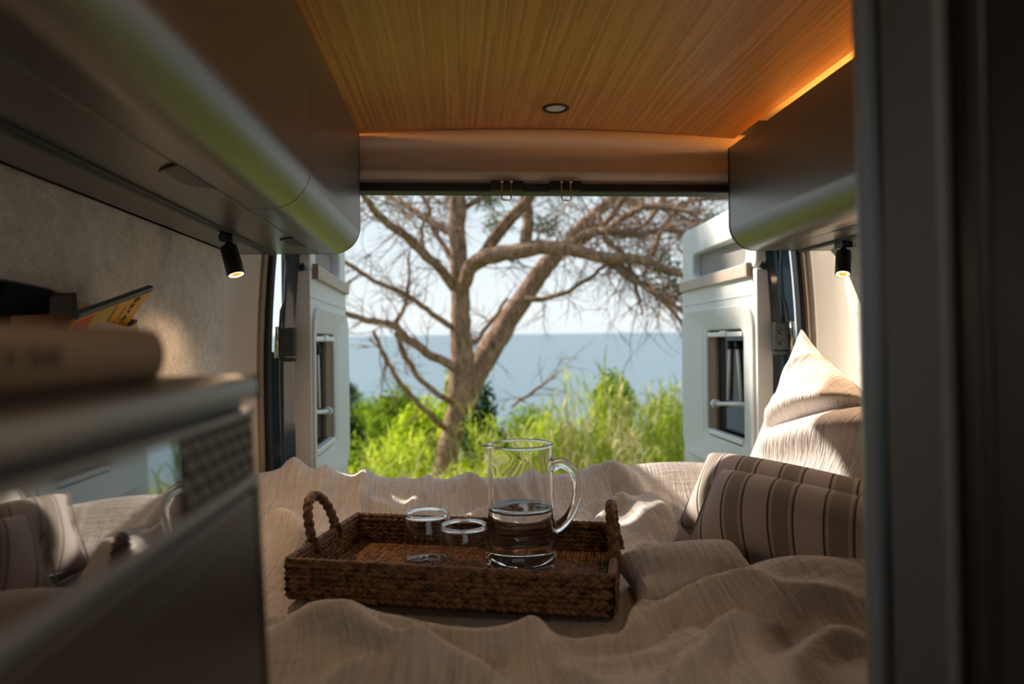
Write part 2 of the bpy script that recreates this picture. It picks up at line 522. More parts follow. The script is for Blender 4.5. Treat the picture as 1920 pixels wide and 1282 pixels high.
def fast_mesh(name, V, F, mat, parent=None, smooth=False):
    """V: n x 3 array, F: m x 3 or m x 4 array"""
    me = bpy.data.meshes.new(name)
    k = F.shape[1]
    me.vertices.add(len(V)); me.vertices.foreach_set('co', np.asarray(V, np.float32).ravel())
    me.loops.add(F.size); me.loops.foreach_set('vertex_index', F.astype(np.int32).ravel())
    me.polygons.add(len(F)); me.polygons.foreach_set('loop_start', np.arange(0, F.size, k, dtype=np.int32))
    me.polygons.foreach_set('loop_total', np.full(len(F), k, np.int32))
    if smooth: me.polygons.foreach_set('use_smooth', [True] * len(F))
    me.update(calc_edges=True); me.validate()
    me.materials.append(mat)
    o = bpy.data.objects.new(name, me)
    C.objects.link(o)
    adopt(o, parent)
    return o


# ------------------------------------------------------------------ the van: shell and setting
XL, XR, YR = -0.62, 1.12, 2.00          # inner side walls, rear opening plane
Z_ROOF, Z_CEIL = 2.02, 1.95
Y_FRONT = -1.9

struct(MB().box((XL - 0.05, Y_FRONT, -0.05), (XR + 0.05, 2.02, 0.0)).build('floor', M['floor']))

# side walls: felt lining panels, slightly proud of the sheet shell, ending in a slanted edge before the beige corner trim
felt_edge = [(1.93, 1.99), (1.925, 1.62), (1.90, 1.50), (1.865, 1.40), (1.84, 1.27), (1.825, 1.05), (1.82, 0.0)]
door_gap = [(-0.35, 0.0), (-0.35, 1.99)]       # the sliding door opening beside the kitchen, behind the camera
lw = [(0.30, 0.0), (0.30, 1.99)] + felt_edge
struct(MB().prism(lw, 'X', XL - 0.03, XL).build('wall_left', M['felt']))
struct(MB().box((XL - 0.05, Y_FRONT, 0.0), (XL, -0.85, 1.99)).build('wall_left_front', M['felt']))
struct(MB().box((XL - 0.05, -0.85, 1.80), (XL, 0.30, 1.99)).build('wall_left_lintel', M['felt']))
rw = [(Y_FRONT, 0.0), (Y_FRONT, 1.99)] + felt_edge
struct(MB().prism(rw, 'X', XR, XR + 0.03).build('wall_right', M['felt']))
for nm, x0, x1 in (('wall_left_shell', XL - 0.09, XL - 0.055), ('wall_right_shell', XR + 0.055, XR + 0.09)):
    y0 = 0.30 if 'left' in nm else Y_FRONT
    struct(MB().box((x0, y0, 0.0), (x1, 2.0, 1.99)).build(nm, M['paint']))

# roof skin (its lining shows in the lit slot over the cabinets) and the bamboo ceiling panel under it
struct(MB().box((XL - 0.09, Y_FRONT, Z_ROOF), (XR + 0.09, 2.035, Z_ROOF + 0.03)).build('roof', M['shell']))
cx0, cx1, cy0, cy1 = -0.285, 0.815, Y_FRONT + 0.05, 1.945
def arch(x):
    t = (x - 0.25) / 0.55
    return Z_CEIL + 0.012 - 0.022 * t * t
n = 24
vs, fs = [], []
for i in range(n + 1):
    x = cx0 + (cx1 - cx0) * i / n
    for y in (cy0, cy1):
        vs += [(x, y, arch(x)), (x, y, arch(x) + 0.012)]
for i in range(n):
    a, b = 4 * i, 4 * i + 4
    fs += [(a, a + 2, b + 2, b), (a + 1, b + 1, b + 3, a + 3), (a, b, b + 1, a + 1), (a + 2, a + 3, b + 3, b + 2)]
fs += [(0, 1, 3, 2), (4 * n, 4 * n + 2, 4 * n + 3, 4 * n + 1)]
struct(MB().add(vs, fs).build('ceiling', M['bamboo'], smooth=False))

# cab end behind the camera: bulkhead with the windscreen opening
fw = MB()
for lo, hi in (((XL - 0.05, Y_FRONT - 0.03, 0), (XR + 0.05, Y_FRONT, 0.95)), ((XL - 0.05, Y_FRONT - 0.03, 1.65), (XR + 0.05, Y_FRONT, 2.03)),
               ((XL - 0.05, Y_FRONT - 0.03, 0.95), (XL + 0.1, Y_FRONT, 1.65)), ((XR - 0.1, Y_FRONT - 0.03, 0.95), (XR + 0.05, Y_FRONT, 1.65))):
    fw.box(lo, hi)
struct(fw.build('wall_front', M['shell']))
struct(MB().box((XL + 0.1, Y_FRONT - 0.02, 0.95), (XR - 0.1, Y_FRONT - 0.014, 1.65)).build('window_3', M['windscreen']))

# beige corner trims between the felt walls and the rear opening, tan edge and rubber seal
def bulge(z):
    return 0.020 * max(-0.6, 1 - ((z - 1.22) / 0.40) ** 2) if z > 1.22 else 0.020 - 0.012 * (1.22 - z)
ZS = [0.0, 0.5, 0.8, 0.95, 1.05, 1.15, 1.25, 1.35, 1.45, 1.55, 1.63, 1.70, 1.80]
def column(name, mat, prof, side, smooth=True):
    """vertical strip of cross-section prof (x measured outward from the van's middle, y) that follows the body's tumblehome"""
    k = len(prof)
    vs, fs = [], []
    for z in ZS:
        for (w, y) in prof:
            vs.append((0.25 + side * (w + bulge(z)), y, z))
    for i in range(len(ZS) - 1):
        for j in range(k):
            q = (j + 1) % k
            fs.append((i * k + j, i * k + q, (i + 1) * k + q, (i + 1) * k + j))
    fs += [tuple(range(k)), tuple((len(ZS) - 1) * k + j for j in range(k - 1, -1, -1))]
    return MB().add(vs, fs).build(name, mat, smooth=False, bevel=0.003)
for side, nm in ((-1, 'left'), (1, 'right')):
    struct(column('trim_1' if side < 0 else 'trim_2', M['beige'], [(0.795, 1.985), (0.808, 1.965), (0.845, 1.93), (0.875, 1.87), (0.882, 1.74), (0.895, 1.74), (0.895, 2.01), (0.795, 2.01)], side))
    struct(column('trim_3' if side < 0 else 'trim_4', M['tan'], [(0.783, 1.992), (0.790, 1.978), (0.798, 1.980), (0.800, 2.010), (0.785, 2.012)], side))
    struct(column('trim_5' if side < 0 else 'trim_6', M['rubber'], [(0.766, 2.004), (0.770, 1.992), (0.780, 1.990), (0.786, 2.000), (0.786, 2.02), (0.768, 2.02)], side))

# rear header: concave moulding under the ceiling panel, black seal along its lower edge
prof = [(1.948, 1.945), (1.948, 1.925), (1.958, 1.912), (1.985, 1.897), (1.992, 1.860), (1.988, 1.846), (1.950, 1.842), (1.944, 1.836), (1.972, 1.806), (1.980, 1.80), (2.03, 1.80), (2.03, 1.965), (1.96, 1.965)]
hd = []
hx0, hx1 = XL - 0.02, XR + 0.02
k = len(prof)
vs, fs = [], []
nn = 20
for i in range(nn + 1):
    x = hx0 + (hx1 - hx0) * i / nn
    dz = 0.010 - 0.020 * ((x - 0.25) / 0.55) ** 2 if abs(x - 0.25) < 0.6 else -0.013
    for (y, z) in prof:
        vs.append((x, y, z + (dz if z > 1.85 else 0)))
for i in range(nn):
    for j in range(k):
        q = (j + 1) % k
        fs.append((i * k + j, i * k + q, (i + 1) * k + q, (i + 1) * k + j))
fs += [tuple(range(k)), tuple(nn * k + j for j in range(k - 1, -1, -1))]
struct(MB().add(vs, fs).build('trim_7', M['beige'], smooth=True))
struct(MB().box((hx0 + 0.1, 1.955, 1.782), (hx1 - 0.1, 2.02, 1.806)).build('trim_8', M['rubber'], bevel=0.005))
struct(MB().box((XL - 0.05, 2.02, 1.805), (XR + 0.05, 2.035, 2.02)).build('trim_9', M['paint'], bevel=0.01))
struct(MB().box((XL - 0.05, 1.99, -0.08), (XR + 0.05, 2.06, 0.55)).build('trim_10', M['paint'], bevel=0.01))


# ------------------------------------------------------------------ rear doors, swung open
def rear_door(name, side):
    """side -1 left, +1 right; inner face looks at the van's middle line"""
    root = struct_root(name, (0.25 + side * 0.70, 2.09, 0.0))
    Y0, Y1, Z0, Z1 = 2.085, 2.86, 0.0, 1.805
    def face(off):
        return lambda y, z: 0.25 + side * (0.688 + (y - 2.1) * 0.03 + off + 0.6 * max(0.0, bulge(z)) * max(0, 1 - (y - 2.08) / 0.5))
    ledge_z = 1.575
    mb = MB()
    wy0, wy1, wz0, wz1 = 2.225, 2.575, 0.985, 1.385
    ring(mb, rrect(Y0, Y1, Z0, ledge_z, 0.012), rrect(wy0 - 0.02, wy1 + 0.03, wz0 - 0.02, wz1 + 0.02, 0.035), face(0.0), face(0.075))
    mb.build('lower_panel', M['white'], root, bevel=0.004)
    mb = MB()
    ring(mb, rrect(Y0, Y1, ledge_z, Z1, 0.030), rrect(2.17, 2.72, 1.60, 1.695, 0.03), face(0.0), face(0.075))
    mb.build('upper_panel', M['white'], root, bevel=0.010, seg=3)
    MB().box((min(face(0.05)(2.1, 1.6), face(0.07)(2.8, 1.6)), 2.16, 1.59), (max(face(0.05)(2.1, 1.6), face(0.07)(2.8, 1.6)), 2.73, 1.705)).build('storage_recess', M['recess'], root)
    # window surround: a raised, rounded frame with a bevelled way down to the opening
    mb = MB()
    ring(mb, rrect(2.105, 2.835, 0.885, 1.465, 0.085), rrect(wy0, wy1, wz0, wz1, 0.03), face(-0.016), face(0.02), face(0.004))
    mb.build('window_surround', M['white'], root, bevel=0.008, seg=3)
    mb = MB()
    ring(mb, rrect(wy0 - 0.005, wy1 + 0.005, wz0 - 0.005, wz1 + 0.005, 0.02), rrect(wy0 + 0.012, wy1 - 0.020, wz0 + 0.012, wz1 - 0.012, 0.010), face(0.012), face(0.05), face(0.034))
    wf = mb.build('window_frame', M['tan'], root, bevel=0.003)
    mb = MB()
    ring(mb, rrect(wy0 - 0.02, wy1 + 0.02, wz0 - 0.02, wz1 + 0.02, 0.02), rrect(wy0 + 0.150, wy1 - 0.160, wz0 + 0.18, wz1 - 0.18, 0.005), face(0.046), face(0.052))
    MB().prism(rrect(wy0 - 0.015, wy1 + 0.015, wz0 - 0.015, wz1 + 0.015, 0.02), 'X', *sorted((face(0.046)(2.4, 1.2), face(0.052)(2.4, 1.2)))).build('window_pane', M['window'], root)
    # outer skin of the door, dark inside the glazing cavity
    mb = MB()
    ring(mb, rrect(Y0 + 0.01, Y1 - 0.01, Z0, Z1 - 0.01, 0.03), rrect(wy0 - 0.03, wy1 + 0.03, wz0 - 0.03, wz1 + 0.03, 0.02), face(0.076), face(0.088))
    mb.build('outer_skin', M['paint'], root)
    # blind rails at the head and foot of the window
    for z0, z1, nm in ((wz1 - 0.026, wz1 - 0.008, 'blind_rail'), (wz0 + 0.004, wz0 + 0.024, 'blind_rail')):
        xs = sorted((face(0.004)(2.3, z0), face(0.03)(2.3, z0)))
        b = MB().box((xs[0], wy0 + 0.012, z0), (xs[1], wy1 - 0.012, z1)).build(nm, M['rail'], root, bevel=0.004)
        if z0 > 1.2:
            MB().box((xs[0] - 0.004, 2.37, z0 + 0.002), (xs[1] + 0.004, 2.43, z1 + 0.004)).build('blind_catch', M['rail'], root, bevel=0.003)
    # window stays seen through the pane, and the locking bar across it
    for yy, lean in ((2.33, 0.03), (2.45, -0.02)):
        x = face(0.040)(yy, 1.2)
        MB().tube([(x, yy + lean, 1.33), (x, yy + lean * 0.6, 1.25), (x, yy, 1.125)], 0.0065, 10).build('window_stay', M['rail'], root, smooth=True)
        MB().tube([(x, yy + lean, 1.345), (x, yy + lean, 1.315)], 0.011, 10).build('stay_knob', M['black'], root, smooth=True)
    x = face(0.030)(2.4, 1.1)
    MB().tube([(x, 2.255, 1.128), (x, 2.54, 1.105)], 0.008, 10).build('locking_bar', M['rail'], root, smooth=True)
    MB().tube([(x, 2.535, 1.105), (x, 2.56, 1.104)], 0.017, 12).build('bar_knob', M['rail'], root, smooth=True)
    # oak ledge, its end darker
    mb = MB(); xs = sorted((face(-0.016)(2.1, 1.57), face(0.03)(2.85, 1.57)))
    vs = []
    for y in (2.13, 2.855):
        xa, xb = face(-0.016)(y, 1.57), face(0.004)(y, 1.57)
        vs += [(xa, y, 1.552), (xb, y, 1.552), (xb, y, 1.594), (xa, y, 1.594)]
    mb.add(vs, [(0, 1, 2, 3), (7, 6, 5, 4), (0, 4, 5, 1), (1, 5, 6, 2), (2, 6, 7, 3), (3, 7, 4, 0)])
    lg = mb.build('oak_ledge', M['oak'], root, bevel=0.003)
    MB().box((min(face(-0.018)(2.13, 1.57), face(0.004)(2.13, 1.57)), 2.122, 1.550), (max(face(-0.018)(2.13, 1.57), face(0.004)(2.13, 1.57)), 2.13, 1.596)).build('ledge_end', M['tan'], lg)
    # step lines pressed into the lower panel
    for z in (1.495, 0.862):
        vs = []
        for y in (2.10, 2.855):
            xa, xb = face(-0.0035)(y, z), face(0.004)(y, z)
            vs += [(xa, y, z - 0.004), (xb, y, z - 0.004), (xb, y, z + 0.004), (xa, y, z + 0.004)]
        MB().add(vs, [(0, 1, 2, 3), (7, 6, 5, 4), (0, 4, 5, 1), (1, 5, 6, 2), (2, 6, 7, 3), (3, 7, 4, 0)]).build('panel_seam', M['white'], root, bevel=0.002)
    # painted hinge jamb along the door's inner edge, its flange and the hinge
    def strip(nm, mat, profl, z0=0.0, z1=1.80):
        kk = len(profl); vs, fs = [], []
        zs = [z for z in ZS if z0 <= z <= z1]
        zs = [z0] + [z for z in zs if z0 + 1e-3 < z < z1 - 1e-3] + [z1]
        for z in zs:
            for (w, y) in profl:
                vs.append((0.25 + side * (w + bulge(z)), y, z))
        for i in range(len(zs) - 1):
            for j in range(kk):
                q = (j + 1) % kk
                fs.append((i * kk + j, i * kk + q, (i + 1) * kk + q, (i + 1) * kk + j))
        fs += [tuple(range(kk)), tuple((len(zs) - 1) * kk + j for j in range(kk - 1, -1, -1))]
        return MB().add(vs, fs).build(nm, mat, root, bevel=0.004)
    strip('hinge_jamb', M['paint'], [(0.752, 2.052), (0.742, 2.060), (0.728, 2.078), (0.712, 2.092), (0.716, 2.104), (0.762, 2.104)])
    strip('jamb_flange', M['paint'], [(0.714, 2.086), (0.704, 2.088), (0.700, 2.098), (0.712, 2.102)])
    strip('jamb_flange', M['paint'], [(0.778, 2.034), (0.752, 2.046), (0.750, 2.056), (0.778, 2.044)], 0.0, 1.33)
    if side > 0:
        strip('body_side', M['paint_sunlit'], [(0.776, 2.040), (0.738, 2.062), (0.738, 2.070), (0.776, 2.048)], 0.0, 1.80)  # teal body side, with the sunlight on it put into its colour
    pts = [(0.755, 2.048, 1.78), (0.752, 2.046, 1.62), (0.744, 2.046, 1.58), (0.742, 2.046, 1.48), (0.752, 2.046, 1.45), (0.754, 2.044, 1.36)]
    MB().tube([(0.25 + side * (w + bulge(z)), y - 0.003, z) for (w, y, z) in pts], 0.004, 8).build('seal_bead', M['darksteel'], root, smooth=True)
    w = 0.730 + bulge(1.36)
    hx = lambda q: 0.25 + side * q
    hp = MB().box((min(hx(w - 0.020), hx(w + 0.026)), 2.040, 1.315), (max(hx(w - 0.020), hx(w + 0.026)), 2.066, 1.400)).build('hinge_plate', M['darksteel'], root, bevel=0.003)
    MB().tube([(hx(w + 0.030), 2.034, 1.312), (hx(w + 0.030), 2.034, 1.403)], 0.007, 12).build('hinge_pin', M['steel'], hp, smooth=True)
    for z in (1.337, 1.370):
        MB().tube([(hx(w), 2.032, z), (hx(w), 2.046, z)], 0.0075, 12).build('hinge_bolt', M['darksteel'], hp, smooth=True, bevel=0.0015)
    MB().box((min(hx(w - 0.02), hx(w + 0.03)), 2.048, 1.300), (max(hx(w - 0.02), hx(w + 0.03)), 2.06, 1.312)).build('hinge_strap', M['darksteel'], hp, bevel=0.002)
    return root
rear_door('door_1', -1)
rear_door('door_2', 1)

# ------------------------------------------------------------------ overhead cabinets
def overhead(name, label, side, x_face, x_wall, z_top, z_bot, y0, y1, seams, slots, slot_len):
    root = thing(name, label, 'cabinet', ((x_face + x_wall) / 2, (y0 + y1) / 2, z_bot))
    s = side                       # +1: the cabinet reaches to +x from its face
    rr = 0.075
    def X(d): return x_face + s * d
    depth = abs(x_wall - x_face)
    lip = 0.115
    # carcass: top, bottom and back boards; the flap with its rolled lower edge in front
    car = MB()
    car.box((min(X(0.018), X(depth)), y0, z_top - 0.016), (max(X(0.018), X(depth)), y1 - 0.012, z_top))
    car.box((min(X(lip + 0.003), X(depth)), y0, z_bot), (max(X(lip + 0.003), X(depth)), y1 - 0.012, z_bot + 0.014))
    car.box((min(X(depth - 0.012), X(depth)), y0, z_bot), (max(X(depth - 0.012), X(depth)), y1 - 0.012, z_top))
    car.build('carcass', M['cabinet'], root, bevel=0.0015)
    edges = [y0] + seams + [y1 - 0.012]
    out = [(X(0), z_top)]
    for i in range(13):
        t = R(90 * i / 12)
        out.append((X(rr - rr * math.cos(t)), z_bot + rr - rr * math.sin(t)))
    out.append((X(lip), z_bot))
    inn = [(X(lip), z_bot + 0.014)]
    for i in range(12, -1, -1):
        t = R(90 * i / 12)
        inn.append((X(rr - (rr - 0.014) * math.cos(t)), z_bot + rr - (rr - 0.014) * math.sin(t)))
    inn.append((X(0.014), z_top))
    for a, b in zip(edges[:-1], edges[1:]):
        MB().prism(out + inn, 'Y', a + 0.0012, b - 0.0012).build('flap_door', M['cabinet'], root, smooth=False, bevel=0.0012)
    # end panel with black edging
    ep = out[:-1] + [(X(depth), z_bot), (X(depth), z_top)]
    MB().prism(ep, 'Y', y1 - 0.012, y1).build('end_panel', M['cabinet_edge'], root)
    # finger slots cut in the underside beside the flap
    for yc in slots:
        L = slot_len / 2
        sl = MB()
        sl.prism([(X(lip - 0.002), yc - L), (X(lip - 0.002), yc + L), (X(lip + 0.030), yc + L * 0.62), (X(lip + 0.036), yc), (X(lip + 0.030), yc - L * 0.62)], 'Z', z_bot - 0.0015, z_bot + 0.010)
        h = sl.build('finger_slot', M['black'], root)
        MB().tube([(X(lip + 0.004), yc - L * 1.05, z_bot - 0.001), (X(lip + 0.026), yc - L * 0.75, z_bot - 0.002), (X(lip + 0.036), yc - L * 0.55, z_bot - 0.002)], 0.0018, 6).build('slot_lip', M['black'], h)
    return root
overhead('overhead_cabinet', 'long dark overhead cabinet with two finger slots, above the magazine pouch', -1, -0.268, XL + 0.004, 1.938, 1.600, -0.20, 1.93, [1.285], [1.045, 1.70], 0.15)
overhead('overhead_cabinet', 'short dark overhead cabinet with an orange light slot on top, above the muslin pillow', 1, 0.788, XR - 0.004, 1.905, 1.607, 0.62, 1.93, [], [1.50], 0.16)

# LED strips on the cabinet tops, shining on the ceiling edges
led_l = MB().box((-0.330, -0.15, 1.939), (-0.320, 1.92, 1.943)).build('led_strip', M['led'])
tag(led_l, 'thin orange light strip along the top of the long cabinet above the magazine pouch', 'light')
led_r = MB().box((0.905, 0.70, 1.906), (0.917, 1.90, 1.910)).build('led_strip', M['led'])
tag(led_r, 'orange light strip glowing on top of the short cabinet above the muslin pillow', 'light')

# black track rails under the cabinets with one spotlight each
def rail(x, y0, y1, z, label):
    t = thing('track_rail', label, 'rail', (x, (y0 + y1) / 2, z))
    MB().box((x - 0.010, y0, z - 0.006), (x + 0.010, y1, z)).build('rail_body', M['black'], t, bevel=0.001)
    MB().box((x - 0.0028, y0, z - 0.0075), (x + 0.0028, y1, z - 0.0055)).build('rail_lip', M['darksteel'], t)
rail(-0.503, -0.2, 1.915, 1.600, 'black lamp rail under the long dark overhead cabinet')
rail(1.000, 0.65, 1.915, 1.607, 'black lamp rail under the short dark overhead cabinet')

def spotlight(x, y, z, tilt, turn, drop, label):
    t = thing('spotlight', label, 'lamp', (x, y, z))
    ad = MB().box((x - 0.014, y - 0.020, z - 0.018), (x + 0.014, y + 0.020, z)).build('adaptor', M['black'], t, bevel=0.002)
    MB().box((x - 0.015, y - 0.0215, z - 0.014), (x + 0.001, y - 0.0195, z - 0.003)).build('adaptor_plate', M['darksteel'], ad)
    MB().tube([(x, y, z - 0.016), (x, y, z - drop)], 0.008, 12).build('arm', M['black'], t, smooth=True, bevel=0.001)
    d = Vector((math.sin(turn) * math.sin(tilt), -math.cos(turn) * math.sin(tilt), -math.cos(tilt)))
    p = Vector((x, y, z - drop + 0.004))
    a, b = p - d * 0.006, p + d * 0.064
    q = d.to_track_quat('Z', 'Y').to_matrix().to_4x4()
    mb = MB()
    mb.lathe([(0.0, 0.0), (0.016, 0.0), (0.0185, 0.003), (0.0190, 0.066), (0.0180, 0.0685), (0.0160, 0.068), (0.0150, 0.062), (0.006, 0.052), (0.0, 0.052)], 32)
    mb.v = [tuple(Matrix.Translation(a) @ q @ Vector(v)) for v in mb.v]
    body = mb.build('shade', M['black'], t, smooth=True)
    mb = MB().lathe([(0.0158, 0.0665), (0.0135, 0.0610), (0.0072, 0.0555), (0.0, 0.0550)], 32)
    mb.v = [tuple(Matrix.Translation(a) @ q @ Vector(v)) for v in mb.v]
    mb.build('reflector', M['reflector'], body, smooth=True)
    mb = MB().lathe([(0.0, 0.061), (0.0045, 0.060), (0.0055, 0.057), (0.0, 0.056)], 20)
    mb.v = [tuple(Matrix.Translation(a) @ q @ Vector(v)) for v in mb.v]
    mb.build('bulb', M['bulb'], body, smooth=True)
    mb = MB().lathe([(0.0158, 0.0675), (0.0150, 0.0682), (0.0142, 0.0670), (0.0150, 0.0655)], 32, closed=True)
    mb.v = [tuple(Matrix.Translation(a) @ q @ Vector(v)) for v in mb.v]
    mb.build('glow_ring', M['bulb'], body, smooth=True)
    ld = bpy.data.lights.new('spot_glow', 'SPOT'); ld.energy = 3.2; ld.color = (1, 0.66, 0.38); ld.spot_size = R(165); ld.spot_blend = 1.0; ld.shadow_soft_size = 0.012
    lo = bpy.data.objects.new('spot_glow', ld); C.objects.link(lo)
    lo.location = a + d * 0.072
    lo.rotation_euler = (-d).to_track_quat('Z', 'Y').to_euler()
    return t
spotlight(-0.500, 1.545, 1.594, R(20), R(60), 0.036, 'small black spotlight with a lit warm bulb above the magazine pouch')
spotlight(1.003, 1.705, 1.601, R(26), R(-35), 0.036, 'small black spotlight with a lit warm bulb above the muslin pillow')

# ceiling puck light
pk = thing('ceiling_light', 'small round black rimmed light set flush in the bamboo ceiling', 'light', (0.262, 1.775, arch(0.262)))
zc = arch(0.262)
MB().lathe([(0.026, -0.001), (0.026, -0.003), (0.0335, -0.004), (0.0355, -0.001), (0.0355, 0.004), (0.026, 0.004)], 48, (0.262, 1.775, zc), closed=True).build('rim', M['black'], pk, smooth=True)
MB().lathe([(0.0, -0.002), (0.024, -0.0018), (0.0265, 0.0), (0.0265, 0.003), (0.0, 0.003)], 48, (0.262, 1.775, zc)).build('diffuser', M['diffuser'], pk, smooth=True)

# two fill lamps added over the aisle behind the camera to brighten the interior
for i, (ly_, lab) in enumerate(((-0.25, 'added round fill lamp over the kitchen aisle, nearest to the camera'), (-1.25, 'added round fill lamp over the cab end of the aisle'))):
    t = thing('added_fill_lamp', lab, 'light', (0.25, ly_, arch(0.25)), 'added fill lamps over the aisle')
    MB().lathe([(0.075, -0.001), (0.075, -0.012), (0.085, -0.014), (0.092, -0.008), (0.092, -0.001)], 40, (0.25, ly_, arch(0.25)), closed=True).build('rim', M['black'], t, smooth=True)
    MB().lathe([(0.0, -0.010), (0.070, -0.009), (0.076, -0.004), (0.0, -0.004)], 40, (0.25, ly_, arch(0.25))).build('diffuser', M['fill_glow'], t, smooth=True)
    ld = bpy.data.lights.new('fill_lamp_light', 'AREA'); ld.shape = 'DISK'; ld.size = 0.15; ld.energy = FILL_W; ld.color = (1.0, 0.74, 0.50)
    lo = bpy.data.objects.new('fill_lamp_light', ld); C.objects.link(lo); lo.location = (0.25, ly_, arch(0.25) - 0.016)

# two wire door catches hanging under the header
for i, (x, lab) in enumerate(((0.143, 'wire door catch under the rear header, in line with the water jug'), (0.314, 'wire door catch under the rear header, in line with the ceiling light'))):
    t = thing('door_catch', lab, 'catch', (x, 1.955, 1.80), 'door catches under the header')
    MB().prism([(x - 0.052, 1.798), (x - 0.044, 1.812), (x + 0.046, 1.812), (x + 0.050, 1.806), (x + 0.044, 1.798), (x + 0.046, 1.784), (x - 0.046, 1.784)], 'Y', 1.946, 1.972).build('catch_plate', M['black'], t, bevel=0.002)
    pts = [(x - 0.014, 1.942, 1.810), (x - 0.013, 1.941, 1.786), (x - 0.016, 1.925, 1.758), (x - 0.013, 1.920, 1.750), (x + 0.008, 1.920, 1.750), (x + 0.011, 1.925, 1.758), (x + 0.013, 1.941, 1.786), (x + 0.013, 1.942, 1.810)]
    MB().tube(pts, 0.0022, 8).build('wire_loop', M['steel'], t, smooth=True)
    for sx in (-0.0135, 0.013):
        MB().tube([(x + sx, 1.947, 1.808), (x + sx, 1.939, 1.808)], 0.0042, 10).build('wire_boss', M['steel'], t, smooth=True)

# ------------------------------------------------------------------ kitchen block with its fridge, on the left
KX, KY, KT = -0.1615, 0.555, 1.3265      # aisle face, rear end, top
def lean(z):
    return (KT - z) * 0.036              # the front leans out a little towards the floor
kit = thing('kitchen_unit', 'dark kitchen unit with a grey counter edge and built-in fridge, under the pale book', 'cabinet', (-0.38, 0.05, 0))
def kbox(name, mat, d0, d1, y0, y1, z0, z1, parent=kit, bevel=0.0015):
    """front piece from d0 to d1 (metres in front of the aisle face)"""
    vs = []
    for z in (z0, z1):
        xa, xb = KX + d0 + lean(z), KX + d1 + lean(z)
        vs += [(xa, y0, z), (xb, y0, z), (xb, y1, z), (xa, y1, z)]
    return MB().add(vs, [(0, 3, 2, 1), (4, 5, 6, 7), (0, 1, 5, 4), (1, 2, 6, 5), (2, 3, 7, 6), (3, 0, 4, 7)]).build(name, mat, parent, bevel=bevel)
MB().box((XL + 0.004, -0.75, 0.0), (KX - 0.03, KY - 0.006, KT - 0.016)).build('carcass', M['kitchen'], kit)
MB().box((XL + 0.004, -0.75, KT - 0.016), (KX - 0.004, KY - 0.003, KT)).build('counter_top', M['kitchen'], kit, bevel=0.002)
kbox('counter_edge', M['counter_edge'], -0.004, 0.004, -0.75, KY - 0.004, KT - 0.0165, KT - 0.001, bevel=0.003)
kbox('counter_end_cap', M['black'], -0.006, 0.0045, KY - 0.004, KY, KT - 0.0175, KT)
kbox('shadow_gap', M['black'], -0.03, -0.010, -0.75, KY - 0.002, KT - 0.026, KT - 0.016)
kbox('upper_frame_strip', M['panel_edge'], -0.03, 0.001, -0.75, KY - 0.002, KT - 0.031, KT - 0.0255)
fr = kbox('control_panel', M['mirror'], -0.03, -0.0005, -0.75, 0.402, KT - 0.076, KT - 0.031, bevel=0.0)
vg = kbox('vent_grille', M['grille'], -0.03, -0.0015, 0.402, KY - 0.004, KT - 0.076, KT - 0.031)
slot = None
for r_ in range(4):
    for c_ in range(7):
        y = 0.416 + c_ * 0.0205 + (0.010 if r_ % 2 else 0)
        if y > KY - 0.012: continue
        z = KT - 0.0385 - r_ * 0.0103
        p = rrect(y - 0.0062, y + 0.0062, z - 0.0030, z + 0.0030, 0.0028, 3)
        MB().prism(p, 'X', KX + lean(z) - 0.003, KX + lean(z) - 0.0006).build('vent_hole', M['hole'], vg)
kbox('lower_frame_strip', M['panel_edge'], -0.03, 0.001, -0.75, KY - 0.002, KT - 0.086, KT - 0.076)
kbox('end_post', M['black'], -0.03, 0.0005, KY - 0.016, KY, 0.05, KT - 0.086)
fd = kbox('fridge_door', M['kitchen'], -0.03, 0.001, -0.75, KY - 0.018, 0.08, KT - 0.0885, bevel=0.003)
kbox('door_inset', M['kitchen'], 0.001, 0.0022, -0.6, KY - 0.045, 0.12, KT - 0.108, fd, bevel=0.001)

# the pale book lying on the counter, spine to the aisle
bk = thing('book', 'thick pale hardback book lying on the grey edged counter', 'book', (-0.30, 0.30, KT))
bx, by0, by1, bz0, bz1 = -0.203, 0.17, 0.487, KT + 0.0, KT + 0.0352
def bvert(x): return x
cov = MB()
pr = [(-0.42, bz0 + 0.004), (-0.42, bz0), (bx - 0.008, bz0)] + [(bx - 0.008 + 0.010 * math.sin(R(a)), (bz0 + bz1) / 2 - (bz1 - bz0) / 2 * math.cos(R(a))) for a in (25, 50, 75, 90, 105, 130, 155)] + [(bx - 0.008, bz1), (-0.42, bz1), (-0.42, bz1 - 0.004), (bx - 0.012, bz1 - 0.004), (bx - 0.004, (bz0 + bz1) / 2), (bx - 0.012, bz0 + 0.004)]
cov.prism(pr, 'Y', by0, by1)
cov.build('cover', M['bookcover'], bk, bevel=0.0008)
MB().box((-0.415, by0 + 0.005, bz0 + 0.0042), (bx - 0.013, by1 - 0.006, bz1 - 0.0042)).build('pages', M['page'], bk)
def text(name, body, size, mat, mw, parent, ext=0.0003):
    cu = bpy.data.curves.new(name, 'FONT'); cu.body = body; cu.size = size; cu.extrude = ext; cu.align_x = 'CENTER'; cu.align_y = 'CENTER'; cu.space_character = 1.1
    o = bpy.data.objects.new(name, cu); C.objects.link(o)
    dg = bpy.context.evaluated_depsgraph_get()
    me = bpy.data.meshes.new_from_object(o.evaluated_get(dg))
    bpy.data.objects.remove(o)
    me.transform(mw); me.materials.clear(); me.materials.append(mat)
    ob = bpy.data.objects.new(name, me); C.objects.link(ob); adopt(ob, parent)
    return ob
mw = Matrix.Translation((bx + 0.0022, 0.322, (bz0 + bz1) / 2 + 0.001)) @ Matrix.Rotation(R(90), 4, 'Z') @ Matrix.Rotation(R(90), 4, 'X')
